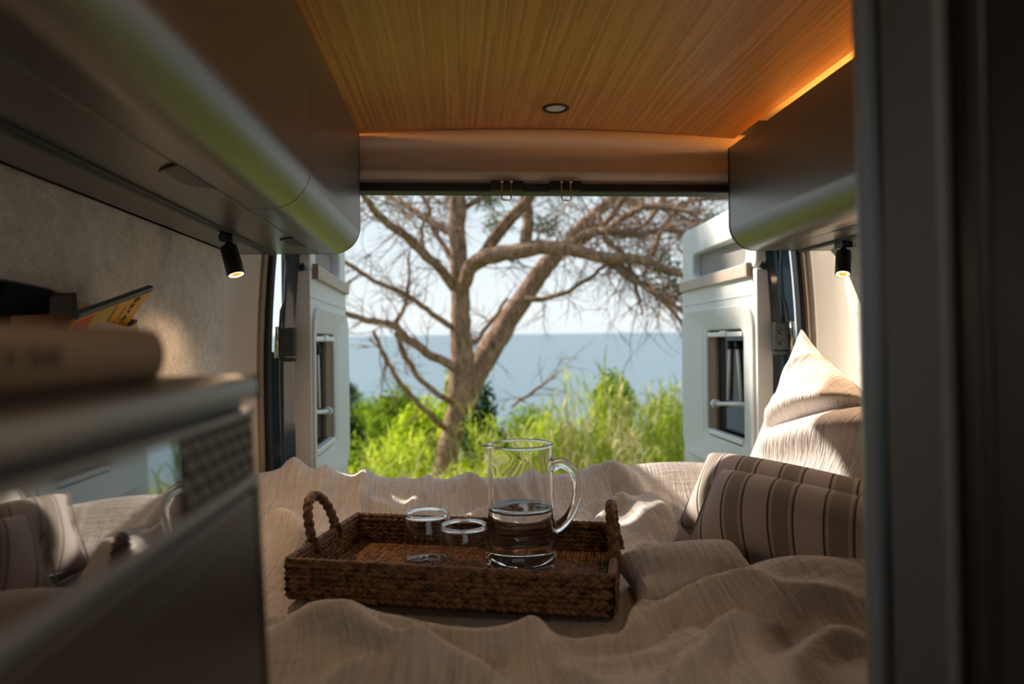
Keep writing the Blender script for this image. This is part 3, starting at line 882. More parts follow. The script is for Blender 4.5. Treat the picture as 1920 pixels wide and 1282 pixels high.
text('spine_title', 'BEACH BAR', 0.0150, M['ink'], mw, bk)

# ------------------------------------------------------------------ magazine pouch on the left wall
px0 = XL
pc = thing('wall_pouch', 'taupe wall pouch with a brown leather rim holding books on the felt wall', 'pouch', (px0 + 0.04, 1.25, 1.25))
RIM_UP = Vector((0, 0, 0.006))
rimpts = [p + RIM_UP for p in catmull([(px0 + 0.004, 0.93, 1.378), (px0 + 0.040, 0.965, 1.384), (px0 + 0.066, 1.03, 1.386), (px0 + 0.070, 1.10, 1.380), (px0 + 0.066, 1.18, 1.374), (px0 + 0.060, 1.225, 1.378), (px0 + 0.047, 1.262, 1.388), (px0 + 0.022, 1.270, 1.388), (px0 + 0.004, 1.25, 1.374)], 5)]
vs, fs = [], []
for p in rimpts:
    for dz, k in ((0, 1.0), (-0.06, 0.95), (-0.14, 0.85), (-0.20, 0.5)):
        vs.append((px0 + (p.x - px0) * k, 1.1 + (p.y - 1.1) * (0.93 + 0.07 * k), p.z + dz))
for i in range(len(rimpts) - 1):
    for j in range(3):
        fs.append((4 * i + j, 4 * i + j + 1, 4 * i + 5 + j, 4 * i + 4 + j))
o = MB().add(vs, fs).build('pouch_body', M['suede'], pc, smooth=True)
md = o.modifiers.new('thick', 'SOLIDIFY'); md.thickness = 0.004
mb = MB()
vs, fs = [], []
for p in rimpts:
    vs += [(p.x - 0.003, p.y, p.z + 0.003), (p.x + 0.004, p.y, p.z + 0.004), (p.x + 0.005, p.y, p.z - 0.013), (p.x - 0.003, p.y, p.z - 0.013)]
for i in range(len(rimpts) - 1):
    for j in range(4):
        q = (j + 1) % 4
        fs.append((4 * i + j, 4 * i + q, 4 * i + 4 + q, 4 * i + 4 + j))
fs += [(0, 1, 2, 3), tuple(4 * (len(rimpts) - 1) + j for j in (3, 2, 1, 0))]
mb.add(vs, fs).build('leather_rim', M['leather'], pc, bevel=0.001)

def slab(mw, lo, hi, name, mat, parent, bevel=0.001):
    mb = MB().box(lo, hi); mb.v = [tuple(mw @ Vector(v)) for v in mb.v]
    return mb.build(name, mat, parent, bevel=bevel)
def frame_at(corner, along, up):
    a = Vector(along).normalized(); u = Vector(up); u = (u - a * u.dot(a)).normalized(); nrm = a.cross(u)
    return Matrix(((a.x, u.x, nrm.x, corner[0]), (a.y, u.y, nrm.y, corner[1]), (a.z, u.z, nrm.z, corner[2]), (0, 0, 0, 1)))
# magazine: local x along its upper (bound) edge towards the rear, y upward, z out of its cover
mg = thing('magazine', 'yellow travel magazine with a dark spine standing slanted in the wall pouch', 'magazine', (px0 + 0.05, 1.26, 1.38))
mm = frame_at((px0 + 0.093, 0.990, 1.397), (0.0, 0.232, 0.056), (0.80, -0.22, 1.0))
W = 0.238
slab(mm, (0.0, -0.10, 0.0), (W, -0.002, 0.005), 'cover', M['yellow'], mg)
slab(mm, (-0.002, -0.008, -0.004), (W + 0.002, 0.002, 0.0058), 'spine', M['navy'], mg, 0.002)
slab(mm, (0.004, -0.098, 0.0050), (0.055, -0.012, 0.0056), 'red_picture', M['redprint'], mg, 0)
slab(mm, (0.055, -0.098, 0.0050), (0.120, -0.012, 0.0056), 'gold_picture', M['goldprint'], mg, 0)
slab(mm, (0.085, -0.098, 0.0056), (0.097, -0.06, 0.0060), 'red_picture', M['redprint'], mg, 0)
slab(mm, (0.118, -0.098, 0.0050), (0.124, -0.012, 0.0058), 'black_line', M['ink'], mg, 0)
slab(mm, (0.012, -0.10, 0.0056), (0.035, -0.05, 0.0060), 'pale_picture', M['page'], mg, 0)
text('title', 'Sardinien', 0.026, M['ink'], mm @ Matrix.Translation((0.192, -0.062, 0.0056)) @ Matrix.Rotation(R(-90), 4, 'Z'), mg)
text('subtitle', 'travel guide', 0.010, M['inkgrey'], mm @ Matrix.Translation((0.164, -0.05, 0.0056)) @ Matrix.Rotation(R(-90), 4, 'Z'), mg)
# green paperback with a maroon cover board behind it
gb = thing('book', 'green paperback with ochre page edges leaning behind the yellow magazine', 'book', (px0 + 0.03, 1.22, 1.38))
gm = frame_at((px0 + 0.008, 1.070, 1.428), (0.012, 0.25, -0.020), (-0.05, 0.10, 1.0))
slab(gm, (0.0, -0.16, 0.0), (0.20, 0.0, 0.004), 'back_cover', M['maroon'], gb)
slab(gm, (0.012, -0.16, 0.004), (0.195, -0.004, 0.020), 'pages', M['ochre'], gb)
slab(gm, (0.010, -0.16, 0.020), (0.198, -0.012, 0.023), 'front_cover', M['green'], gb)
mb_ = thing('notebook', 'maroon notebook with grey page edge between the black case and green paperback', 'book', (px0 + 0.02, 1.09, 1.38))
nm_ = frame_at((px0 + 0.008, 1.046, 1.428), (0.60, 0.30, 0.02), (-0.2, 0.15, 1.0))
slab(nm_, (0.0, -0.16, 0.0), (0.050, 0.0, 0.010), 'cover', M['maroon'], mb_)
slab(nm_, (0.008, -0.16, 0.0095), (0.044, -0.008, 0.013), 'pages', M['greypage'], mb_)
# soft black case at the front end of the pouch
bc = thing('black_case', 'soft black rounded case leaning at the near end of the wall pouch', 'case', (px0 + 0.02, 1.0, 1.38))
cm = frame_at((px0 + 0.014, 0.925, 1.285), (0.0, 0.17, -0.008), (-0.04, 0.06, 1.0))
mb = MB()
prf = rrect(0.0, 0.150, 0.0, 0.155, 0.028, 6)
vsn = [cm @ Vector((a, b, 0.0)) for a, b in prf] + [cm @ Vector((a, b, 0.022)) for a, b in prf]
nq = len(prf)
mb.add(vsn, [tuple(range(nq - 1, -1, -1)), tuple(range(nq, 2 * nq))] + [(i, (i + 1) % nq, (i + 1) % nq + nq, i + nq) for i in range(nq)])
mb.build('case_body', M['softblack'], bc, bevel=0.005, seg=3)
MB().tube([cm @ Vector((a, b, 0.011)) for a, b in rrect(-0.0015, 0.1515, -0.0015, 0.1565, 0.029, 6)], 0.002, 6).build('zip', M['rubber'], bc, smooth=True)

# ------------------------------------------------------------------ partition beside the camera, on the right
pt = thing('wardrobe', 'dark grey wardrobe side with a grooved corner profile, nearest to the camera', 'wardrobe', (0.60, 0.45, 0))
PX = 0.3655
def pl(z): return (z - 1.35) * -0.012
def pbox(name, mat, d0, d1, y0, y1, z0=0.0, z1=1.96, bevel=0.002):
    vs = []
    for z in (z0, z1):
        xa, xb = PX + d0 + pl(z), PX + d1 + pl(z)
        vs += [(xa, y0, z), (xb, y0, z), (xb, y1, z), (xa, y1, z)]
    return MB().add(vs, [(0, 3, 2, 1), (4, 5, 6, 7), (0, 1, 5, 4), (1, 2, 6, 5), (2, 3, 7, 6), (3, 0, 4, 7)]).build(name, mat, pt, bevel=bevel)
pbox('corner_profile', M['panel_edge'], 0.0, 0.70, 0.572, 0.612, bevel=0.019)
pbox('groove', M['black'], 0.006, 0.70, 0.562, 0.573)
pbox('side_panel', M['panel'], 0.001, 0.70, 0.492, 0.562, bevel=0.006)
pbox('door_gap', M['black'], 0.012, 0.70, 0.466, 0.492)
pbox('door_stile', M['panel_dark'], 0.004, 0.70, 0.452, 0.466, bevel=0.006)
pbox('door_panel', M['panel_dark'], 0.008, 0.70, 0.10, 0.452)

# ------------------------------------------------------------------ bed: platform, mattress, duvet
bp_ = thing('bed_platform', 'dark bed platform across the rear of the van, hidden below the mattress', 'bed', (0.25, 1.35, 0))
MB().box((-0.60, 0.69, 0.66), (1.10, 1.97, 0.70)).build('platform_board', M['cabinet'], bp_)
MB().box((-0.60, 0.70, 0.0), (1.10, 0.72, 0.66)).build('front_panel', M['cabinet'], bp_)
mt = MB().box((-0.595, 0.69, 0.70), (1.095, 1.965, 0.868)).build('mattress', plain('mattress_ticking', (0.20, 0.15, 0.125), 0.9), bevel=0.03, seg=4)
tag(mt, 'dark mattress showing between the duvet and the striped cushions', 'mattress')


class Cloth:
    """position-based cloth on a regular grid; rows along y, columns along x"""
    def __init__(self, P, ru, rv):
        self.P = P.copy(); self.V = np.zeros_like(P)
        ny, nx = P.shape[:2]
        rd = lambda a, b: np.sqrt(a * a + b * b)
        self.cons = []
        def addc(A, B, rest, k):
            self.cons.append((A, B, rest, k))
        for par in (0, 1):
            addc(np.s_[:, par:nx - 1:2], np.s_[:, par + 1:nx:2], ru[:, par:nx - 1:2], 1.0)
            addc(np.s_[par:ny - 1:2, :], np.s_[par + 1:ny:2, :], rv[par:ny - 1:2, :], 1.0)
        dg = rd(ru, rv)
        for par in (0, 1):
            addc(np.s_[par:ny - 1:2, :nx - 1], np.s_[par + 1:ny:2, 1:], dg[par:ny - 1:2, :nx - 1], 0.45)
            addc(np.s_[par:ny - 1:2, 1:], np.s_[par + 1:ny:2, :nx - 1], dg[par:ny - 1:2, :nx - 1], 0.45)
        self.bend = []
        for g, kk in ((2, 0.25), (4, 0.12)):
            for par in range(0, 2 * g):
                if par >= g: continue
                cols = [c for c in range(nx - g) if (c // g) % 2 == 0]; cols2 = [c for c in range(nx - g) if (c // g) % 2 == 1]
                rows = [c for c in range(ny - g) if (c // g) % 2 == 0]; rows2 = [c for c in range(ny - g) if (c // g) % 2 == 1]
                for cc in (cols, cols2):
                    cc = np.array(cc); self.bend.append(('u', cc, cc + g, ru[:, cc] * g, kk))
                for cc in (rows, rows2):
                    cc = np.array(cc); self.bend.append(('v', cc, cc + g, rv[cc, :] * g, kk))
                break

    def project(self, bendk=1.0):
        P = self.P
        for A, B, rest, k in self.cons:
            a, b = P[A], P[B]
            m0, m1 = min(a.shape[0], b.shape[0]), min(a.shape[1], b.shape[1])
            a, b = a[:m0, :m1], b[:m0, :m1]
            d = b - a
            L = np.sqrt((d * d).sum(-1)) + 1e-9
            c = d * (((L - rest[:m0, :m1]) / L) * 0.5 * k)[..., None]
            a += c; b -= c
        for ax, i, j, rest, k in self.bend:
            if ax == 'u':
                a, b = P[:, i], P[:, j]
            else:
                a, b = P[i, :], P[j, :]
            d = b - a
            L = np.sqrt((d * d).sum(-1)) + 1e-9
            c = d * (((L - rest) / L) * 0.5 * k * bendk)[..., None]
            if ax == 'u':
                P[:, i] = a + c; P[:, j] = b - c
            else:
                P[i, :] = a + c; P[j, :] = b - c

    def step(self, force, damp, passes, bendk, collide):
        P0 = self.P.copy()
        self.V += force(self)
        self.P += self.V
        for _ in range(passes):
            self.project(bendk)
            collide(self)
        self.V = (self.P - P0) * damp


def smooth_noise(ny, nx, cells_y, cells_x, seed):
    r = np.random.RandomState(seed).rand(cells_y + 3, cells_x + 3) * 2 - 1
    yy = np.linspace(0, cells_y, ny); xx = np.linspace(0, cells_x, nx)
    iy, ix = yy.astype(int), xx.astype(int)
    fy, fx = (yy - iy)[:, None], (xx - ix)[None, :]
    fy, fx = fy * fy * (3 - 2 * fy), fx * fx * (3 - 2 * fx)
    g = lambda a, b: r[np.ix_(iy + a, ix + b)]
    return (g(0, 0) * (1 - fy) + g(1, 0) * fy) * (1 - fx) + (g(0, 1) * (1 - fy) + g(1, 1) * fy) * fx


def grid_faces(ny, nx):
    i = np.arange(ny * nx).reshape(ny, nx)
    return np.stack([i[:-1, :-1], i[:-1, 1:], i[1:, 1:], i[1:, :-1]], -1).reshape(-1, 4)


def set_uv(o, uv):
    me = o.data
    lay = me.uv_layers.new(name='UVMap')
    idx = np.empty(len(me.loops), np.int32); me.loops.foreach_get('vertex_index', idx)
    lay.data.foreach_set('uv', np.asarray(uv, np.float32)[idx].ravel())


# tray placement (used by the duvet so that it yields under it)
TRAY = Vector((0.008, 1.271, 0.915)); TRAY_A = R(-14.6); TW, TD, TH = 0.562, 0.312, 0.066
def tray_local(x, y):
    c, s = math.cos(-TRAY_A), math.sin(-TRAY_A)
    dx, dy = x - TRAY.x, y - TRAY.y
    return dx * c - dy * s, dx * s + dy * c

hgrid = 0.0125
x0, x1, y0, y1 = -0.585, 1.085, 0.67, 1.985
nx, ny = int((x1 - x0) / hgrid) + 1, int((y1 - y0) / hgrid) + 1
gx, gy = np.meshgrid(np.linspace(x0, x1, nx), np.linspace(y0, y1, ny))
G = lambda cx, cy, sx, sy, a=0.0: np.exp(-(((gx - cx) * math.cos(a) + (gy - cy) * math.sin(a)) / sx) ** 2 - ((-(gx - cx) * math.sin(a) + (gy - cy) * math.cos(a)) / sy) ** 2)
sup = 0.892 + 0.012 * smooth_noise(ny, nx, 5, 6, 3)
sup += 0.085 * G(0.25, 1.90, 3.0, 0.11)                       # roll along the rear edge
sup += 0.030 * G(0.62, 1.90, 0.25, 0.13) + 0.03 * G(-0.45, 1.92, 0.20, 0.12)
sup += 0.115 * G(0.66, 0.97, 0.26, 0.13, R(-12)) + 0.05 * G(0.50, 1.07, 0.12, 0.06, R(-20))              # puffed fold in front of the striped cushion
sup += 0.055 * G(-0.30, 0.98, 0.22, 0.10, R(-10))
sup += 0.050 * G(0.25, 0.76, 0.60, 0.12)
sup += 0.055 * G(-0.42, 1.42, 0.16, 0.20)                      # beside the left handle
sup += 0.055 * G(0.44, 1.55, 0.12, 0.14)
sup -= 0.030 * G(0.62, 1.38, 0.22, 0.14, R(-50))               # under the cushions
# the duvet's main folds: ridges along crooked lines, (x, y) in metres, height, half width
def bed(px, py, z=0.955):
    d = at(px, py, 1.0) - EYE
    p = EYE + d * ((z - EYE.z) / d.z)
    return (p.x, p.y)
FOLDS = [
    ([(505, 1150), (600, 1155), (700, 1185), (780, 1225), (840, 1282)], 0.034, 0.030),
    ([(560, 1165), (700, 1160), (850, 1168), (960, 1165), (1010, 1172), (1050, 1225), (1110, 1282)], 0.040, 0.026),
    ([(700, 1282), (770, 1230), (830, 1205), (900, 1240), (930, 1282)], 0.034, 0.022),
    ([(1050, 1195), (1130, 1195), (1230, 1180), (1290, 1150)], 0.014, 0.020),
    ([(1150, 1165), (1190, 1150), (1235, 1120), (1320, 1108), (1400, 1115), (1470, 1140), (1560, 1150), (1640, 1165)], 0.032, 0.024),
    ([(1290, 1130), (1330, 1180), (1370, 1165), (1400, 1195), (1440, 1282)], 0.026, 0.018),
    ([(1250, 1282), (1310, 1215), (1390, 1172), (1480, 1165)], 0.028, 0.020),
    ([(1480, 1282), (1500, 1220), (1560, 1190), (1640, 1200)], 0.022, 0.024),
    ([(560, 1282), (640, 1230), (700, 1225)], 0.022, 0.026),
    ([(1075, 960), (1110, 930), (1160, 918), (1215, 935), (1250, 975), (1250, 1000)], 0.040, 0.028),
    ([(1090, 1000), (1130, 955), (1170, 945), (1200, 960), (1225, 985)], 0.030, 0.020),
    ([(1180, 1005), (1215, 1000), (1250, 1020), (1275, 1045)], 0.030, 0.026),
    ([(1170, 1062), (1230, 1046), (1310, 1040), (1385, 1034)], 0.040, 0.026),
    ([(500, 965), (540, 990), (575, 1030), (600, 1060)], 0.050, 0.040),
    ([(490, 870), (520, 862), (545, 880), (560, 905)], 0.040, 0.030),
    ([(690, 886), (665, 920), (640, 965)], 0.026, 0.018),
    ([(620, 890), (600, 930), (610, 965)], 0.022, 0.020),
    ([(800, 890), (750, 925), (700, 958)], 0.028, 0.018),
    ([(875, 888), (930, 905), (890, 935), (800, 960)], 0.028, 0.018),
    ([(960, 888), (1000, 915), (960, 950)], 0.026, 0.018),
    ([(1010, 890), (1060, 920), (1070, 950)], 0.026, 0.020),
    ([(1100, 880), (1180, 890), (1260, 915), (1290, 940)], 0.030, 0.028),
    ([(960, 1158), (1030, 1160), (1110, 1156), (1170, 1150)], 0.022, 0.020),
    ([(500, 915), (600, 925), (690, 930), (780, 915)], 0.016, 0.016),
]
for pix, hh, ww in FOLDS:
    line = catmull([Vector((*bed(px, py, 0.985 if py < 930 else 0.955), 0)) for px, py in pix], 5)
    dist = np.full(gx.shape, 9.0); par = np.zeros(gx.shape)
    for i in range(len(line) - 1):
        a, b = line[i], line[i + 1]
        ab = b - a; L2 = ab.x ** 2 + ab.y ** 2 + 1e-12
        t = np.clip(((gx - a.x) * ab.x + (gy - a.y) * ab.y) / L2, 0, 1)
        d = np.hypot(gx - a.x - t * ab.x, gy - a.y - t * ab.y)
        m = d < dist
        dist = np.where(m, d, dist); par = np.where(m, (i + t) / (len(line) - 1), par)
    taper = np.clip(np.minimum(par, 1 - par) / 0.22, 0.25, 1)
    sup = sup + hh * (1.5 if pix[0][1] > 1020 else 1.5) * taper * np.exp(-(dist / (0.85 * ww)) ** 1.4)
tlx, tly = tray_local(gx, gy)
inside = np.clip(np.minimum((TW / 2 + 0.012 - np.abs(tlx)), (TD / 2 + 0.012 - np.abs(tly))) / 0.012, 0, 1)
near_t = np.clip(1 - np.maximum(np.maximum(np.abs(tlx) - TW / 2, np.abs(tly) - TD / 2), 0) / 0.06, 0, 1)
sup = sup * (1 - near_t) + np.minimum(sup, 0.903) * near_t
ex = 0.095 + 0.05 * np.clip((gy - 1.45) / 0.3, 0, 1) + 0.03 * smooth_noise(ny, nx, 4, 5, 8)
ey = 0.085 + 0.02 * np.clip((1.15 - gy) / 0.3, 0, 1) + 0.03 * smooth_noise(ny, nx, 4, 5, 9)
ru = hgrid * (1 + ex); rv = hgrid * (1 + ey)
P = np.stack([gx, gy, sup + 0.012 + 0.012 * smooth_noise(ny, nx, 12, 26, 5) + 0.006 * smooth_noise(ny, nx, 26, 40, 6)], -1)
cl = Cloth(P, ru, rv)
edge_xy = P[..., :2].copy()
zt = np.where(inside > 0.5, 0.908, 9.0)
flat_s = sup
def bilinear(F, x, y):
    u = np.clip((x - x0) / (x1 - x0) * (nx - 1), 0, nx - 1.001); v = np.clip((y - y0) / (y1 - y0) * (ny - 1), 0, ny - 1.001)
    i, j = u.astype(int), v.astype(int); a, b = u - i, v - j
    return (F[j, i] * (1 - a) + F[j, i + 1] * a) * (1 - b) + (F[j + 1, i] * (1 - a) + F[j + 1, i + 1] * a) * b
def duvet_collide(c):
    P = c.P
    s = bilinear(flat_s, P[..., 0], P[..., 1])
    under = P[..., 2] < s
    P[..., 2] = np.where(under, s, P[..., 2])
    P[..., 2] = np.minimum(P[..., 2], s + 0.040)
    lx, ly = tray_local(P[..., 0], P[..., 1])
    ins = (np.abs(lx) < TW / 2 + 0.014) & (np.abs(ly) < TD / 2 + 0.014)
    P[..., 2] = np.where(ins, np.minimum(P[..., 2], 0.909), P[..., 2])
    for sl in (np.s_[0, :], np.s_[-1, :], np.s_[:, 0], np.s_[:, -1]):
        P[sl][..., :2] = edge_xy[sl]
    np.clip(P[..., 0], x0, x1, P[..., 0])
grav = np.array([0, 0, -0.0009])
for it in range(130):
    cl.step(lambda c: grav, 0.90 if it < 90 else 0.7, 2, 0.8, duvet_collide)
D = cl.P
dv = fast_mesh('duvet', D.reshape(-1, 3), grid_faces(ny, nx), M['duvet'], smooth=True)
cu_ = np.cumsum(ru, 1); cv_ = np.cumsum(rv, 0)
set_uv(dv, np.stack([cu_, cv_], -1).reshape(-1, 2))
md = dv.modifiers.new('smooth', 'SUBSURF'); md.levels = md.render_levels = 1
tag(dv, 'rumpled beige crinkle-cotton duvet spread over the whole bed', 'duvet')
# front hem of the duvet, hanging over the bed's near edge
hem = np.stack([D[0] + np.array([0, 0.0, 0.0]), D[0] + np.array([0, -0.022, -0.03]), D[0] + np.array([0, -0.026, -0.12]), D[0] + np.array([0, -0.022, -0.24])], 0)[::-1]
ho = fast_mesh('hanging_hem', hem.reshape(-1, 3), grid_faces(4, nx), M['duvet'], dv, smooth=True)
set_uv(ho, np.stack([np.tile(cu_[0], 4), np.repeat([-0.24, -0.13, -0.04, 0.0], nx)], -1))
md = ho.modifiers.new('smooth', 'SUBSURF'); md.levels = md.render_levels = 1


# ------------------------------------------------------------------ pillows
def cushion(name, w, h, n, pressure, mat, corners, label, cat, sag=None, seed=1, excess=0.02, floor_z=0.90, group=None, iters=90, uv_off=(0, 0), post=None, thick=0.02, part_of=None):
    """corners: world points of top-left, top-right, bottom-left; the sheet pair is blown up and then set on that frame"""
    m = max(8, int(n * h / w))
    du, dv_ = w / (n - 1), h / (m - 1)
    X, Y = np.meshgrid(np.linspace(-w / 2, w / 2, n), np.linspace(h / 2, -h / 2, m))
    bor = np.zeros((m, n), bool); bor[0] = bor[-1] = True; bor[:, 0] = bor[:, -1] = True
    sheets = []
    for sgn in (1, -1):
        z = sgn * thick * (1 - (2 * X / w) ** 2) * (1 - (2 * Y / h) ** 2) + sgn * 0.004 * smooth_noise(m, n, 9, 11, seed + sgn) * (~bor)
        Pn = np.stack([X, Y, z], -1)
        sheets.append(Cloth(Pn, np.full((m, n), du * (1 + excess)), np.full((m, n), dv_ * (1 + excess))))
    def normal_force(sgn):
        def f(c):
            P = c.P
            a = np.gradient(P, axis=1); b = np.gradient(P, axis=0)
            nn_ = np.cross(b, a) * sgn
            return pressure * nn_ / (du * dv_)
        return f
    fs_ = (normal_force(1), normal_force(-1))
    def nocol(c): pass
    for it in range(iters):
        for s, f in zip(sheets, fs_):
            s.step(f, 0.85 if it < iters - 25 else 0.5, 2, 0.6, nocol)
        mean = (sheets[0].P[bor] + sheets[1].P[bor]) / 2
        sheets[0].P[bor] = mean; sheets[1].P[bor] = mean
    tl, tr, bl = (Vector(c) for c in corners)
    e1 = (tr - tl) / w; e2 = (tl - bl) / h; nz_ = e1.cross(e2).normalized()
    org = tl + (tr - tl) / 2 + (bl - tl) / 2
    e1, e2, nz_, org = (np.array(q) for q in (e1, e2, nz_, org))
    V, F, UV = [], [], []
    inner = (~bor)
    idx0 = np.arange(m * n).reshape(m, n)
    P0, P1 = sheets[0].P, sheets[1].P
    if post:
        P0, P1 = post(P0, X, Y, 1), post(P1, X, Y, -1)
    A = org + P0[..., :1] * e1 + P0[..., 1:2] * e2 + P0[..., 2:] * nz_
    B = org + P1[..., :1] * e1 + P1[..., 1:2] * e2 + P1[..., 2:] * nz_
    idx1 = idx0.copy(); idx1[inner] = m * n + np.arange(inner.sum())
    V = np.concatenate([A.reshape(-1, 3), B[inner]], 0)
    V[:, 2] = np.where(V[:, 2] < floor_z, floor_z - 0.15 * (floor_z - V[:, 2]), V[:, 2])
    q0 = np.stack([idx0[:-1, :-1], idx0[1:, :-1], idx0[1:, 1:], idx0[:-1, 1:]], -1).reshape(-1, 4)
    q1 = np.stack([idx1[:-1, :-1], idx1[:-1, 1:], idx1[1:, 1:], idx1[1:, :-1]], -1).reshape(-1, 4)
    F = np.concatenate([q0, q1], 0)
    uvg = np.stack([X + uv_off[0], Y + uv_off[1]], -1)
    uv = np.concatenate([uvg.reshape(-1, 2), uvg[inner]], 0)
    if part_of is not None:
        o = fast_mesh(name, V, F, mat, part_of, smooth=True)
        set_uv(o, uv)
        md = o.modifiers.new('smooth', 'SUBSURF'); md.levels = md.render_levels = 1
        return o
    root = thing(name, label, cat, tuple(V.mean(0) * (1, 1, 0) + (0, 0, float(V[:, 2].min()))), group)
    o = fast_mesh('cover', V, F, mat, root, smooth=True)
    set_uv(o, uv)
    md = o.modifiers.new('smooth', 'SUBSURF'); md.levels = md.render_levels = 1
    loop = list(A[0, :]) + list(A[1:, -1]) + list(A[-1, -2::-1]) + list(A[-2:0, 0])
    loop = [Vector(p) for p in loop]
    for p in loop: p.z = max(p.z, floor_z - 0.02)
    MB().tube(loop + [loop[0]], 0.0022, 6, cap=False).build('piping', mat, root, smooth=True)
    return root

def camp(r, f, dz):
    """a point r to the right, f ahead and dz above the eye"""
    return Vector((r * math.cos(YAW) + f * math.sin(YAW), -r * math.sin(YAW) + f * math.cos(YAW), 1.35 + dz))
ax = Vector((0.51, -0.86))
def strip_cushion(tl, bl, length, label, seed, off):
    tr = (tl[0] + ax.x * length, tl[1] + ax.y * length, tl[2] - 0.01)
    cushion('striped_cushion', length, 0.30, 56, 0.00022, M['striped'], [camp(*tl), camp(*tr), camp(*bl)], label, 'cushion', seed=seed, uv_off=(off, 0), floor_z=0.885)
strip_cushion((0.468, 1.575, -0.300), (0.335, 1.345, -0.425), 0.52, 'striped taupe and rose cushion lying in front, nearest to the tray', 3, 0.02)
strip_cushion((0.515, 1.795, -0.300), (0.375, 1.560, -0.425), 0.52, 'striped taupe cushion half hidden between the muslin pillow and the nearer striped cushion', 5, 0.06)

# a turned-back end of the duvet with its stitched hem, between tray and cushions
def turned(Pn, X, Y, sgn):
    Q = Pn.copy()
    Q[..., 2] += sgn * (0.010 * np.clip((0.10 - X) / 0.02, 0, 1) - 0.004) * (np.abs(Y) < 0.085)
    return Q
cushion('turned_hem', 0.225, 0.19, 34, 0.00012, M['duvet'], [camp(0.178, 1.250, -0.402), camp(0.414, 1.245, -0.378), camp(0.190, 1.080, -0.440)], None, None, seed=21, excess=0.03, floor_z=0.895, part_of=dv, post=turned)

def big_fold(Pn, X, Y, sgn):
    """the pillow's lower half slumps forward over itself in a soft diagonal fold"""
    Q = Pn.copy()
    sd_ = -(X + 0.16) * 0.676 + (Y + 0.02) * 0.737       # across the crease, positive towards the raised corner
    tt = (X + 0.16) * 0.737 + (Y + 0.02) * 0.676         # along it
    win = np.clip((tt + 0.06) / 0.06, 0, 1) * np.clip((0.42 - tt) / 0.08, 0, 1)
    if sgn > 0:
        Q[..., 2] += win * (-0.040 * np.exp(-((sd_ - 0.014) / 0.014) ** 2) + 0.034 * np.exp(-((sd_ + 0.028 + 0.05 * tt) / 0.034) ** 2) + 0.020 * np.exp(-((sd_ - 0.055 + 0.1 * tt) / 0.020) ** 2))
        Q[..., 2] += 0.012 * np.exp(-((sd_ - 0.12 - 0.3 * tt) / 0.014) ** 2) * np.clip((tt + 0.02) / 0.1, 0, 1)
        Q[..., 2] += 0.010 * np.exp(-((sd_ - 0.09 + 0.25 * tt) / 0.012) ** 2) * np.clip((0.2 - tt) / 0.1, 0, 1)
    return Q
T1 = camp(0.806, 1.90, 0.022)
e1 = Vector((-0.150, 0.0, -0.36)).normalized(); e2 = Vector((0.075, -0.22, -0.145)).normalized()
def camv(v): return Vector((v.x * math.cos(YAW) + v.y * math.sin(YAW), -v.x * math.sin(YAW) + v.y * math.cos(YAW), v.z))
cushion('muslin_pillow', 0.50, 0.50, 60, 0.00014, M['pillow'], [T1, T1 + camv(e2) * 0.46, T1 + camv(e1) * 0.50], 'large cream crinkle-cotton pillow with one corner up, in the sun by the open door', 'pillow', seed=9, excess=0.012, floor_z=0.885, post=big_fold)


# ------------------------------------------------------------------ woven tray
tm = Matrix.Translation(TRAY) @ Matrix.Rotation(TRAY_A, 4, 'Z')
tr = thing('woven_tray', 'dark brown woven seagrass tray with two loop handles on the duvet', 'tray', tuple(TRAY))
def tpiece(mb, name, mat, parent=tr, **kw):
    mb.v = [tuple(tm @ Vector(v)) for v in mb.v]
    return mb.build(name, mat, parent, **kw)
EL_V, EL_F = [], []
for i, (rr_, zz) in enumerate(((0.55, -0.8), (1.0, -0.25), (1.0, 0.25), (0.55, 0.8))):
    for k in range(6):
        EL_V.append((rr_ * math.cos(k * math.pi / 3), rr_ * math.sin(k * math.pi / 3), zz))
for i in range(3):
    for k in range(6):
        EL_F.append((6 * i + k, 6 * i + (k + 1) % 6, 6 * i + 6 + (k + 1) % 6, 6 * i + 6 + k))
EL_F += [tuple(range(5, -1, -1)), tuple(range(18, 24))]
EL_N = np.array(EL_V)
def stitch(mb, p, d, nrm, L, w, t):
    """one plaited strand: an ellipsoid of length L along d, width w, thickness t along nrm"""
    d = np.array(d, float); d /= np.linalg.norm(d); nrm = np.array(nrm, float); s = np.cross(d, nrm)
    V = np.array(p) + EL_N[:, 2:3] * d * (L / 2) + EL_N[:, :1] * s * (w / 2) + EL_N[:, 1:2] * nrm * (t / 2)
    mb.add([tuple(v) for v in V], EL_F)
rs = random.Random(5)
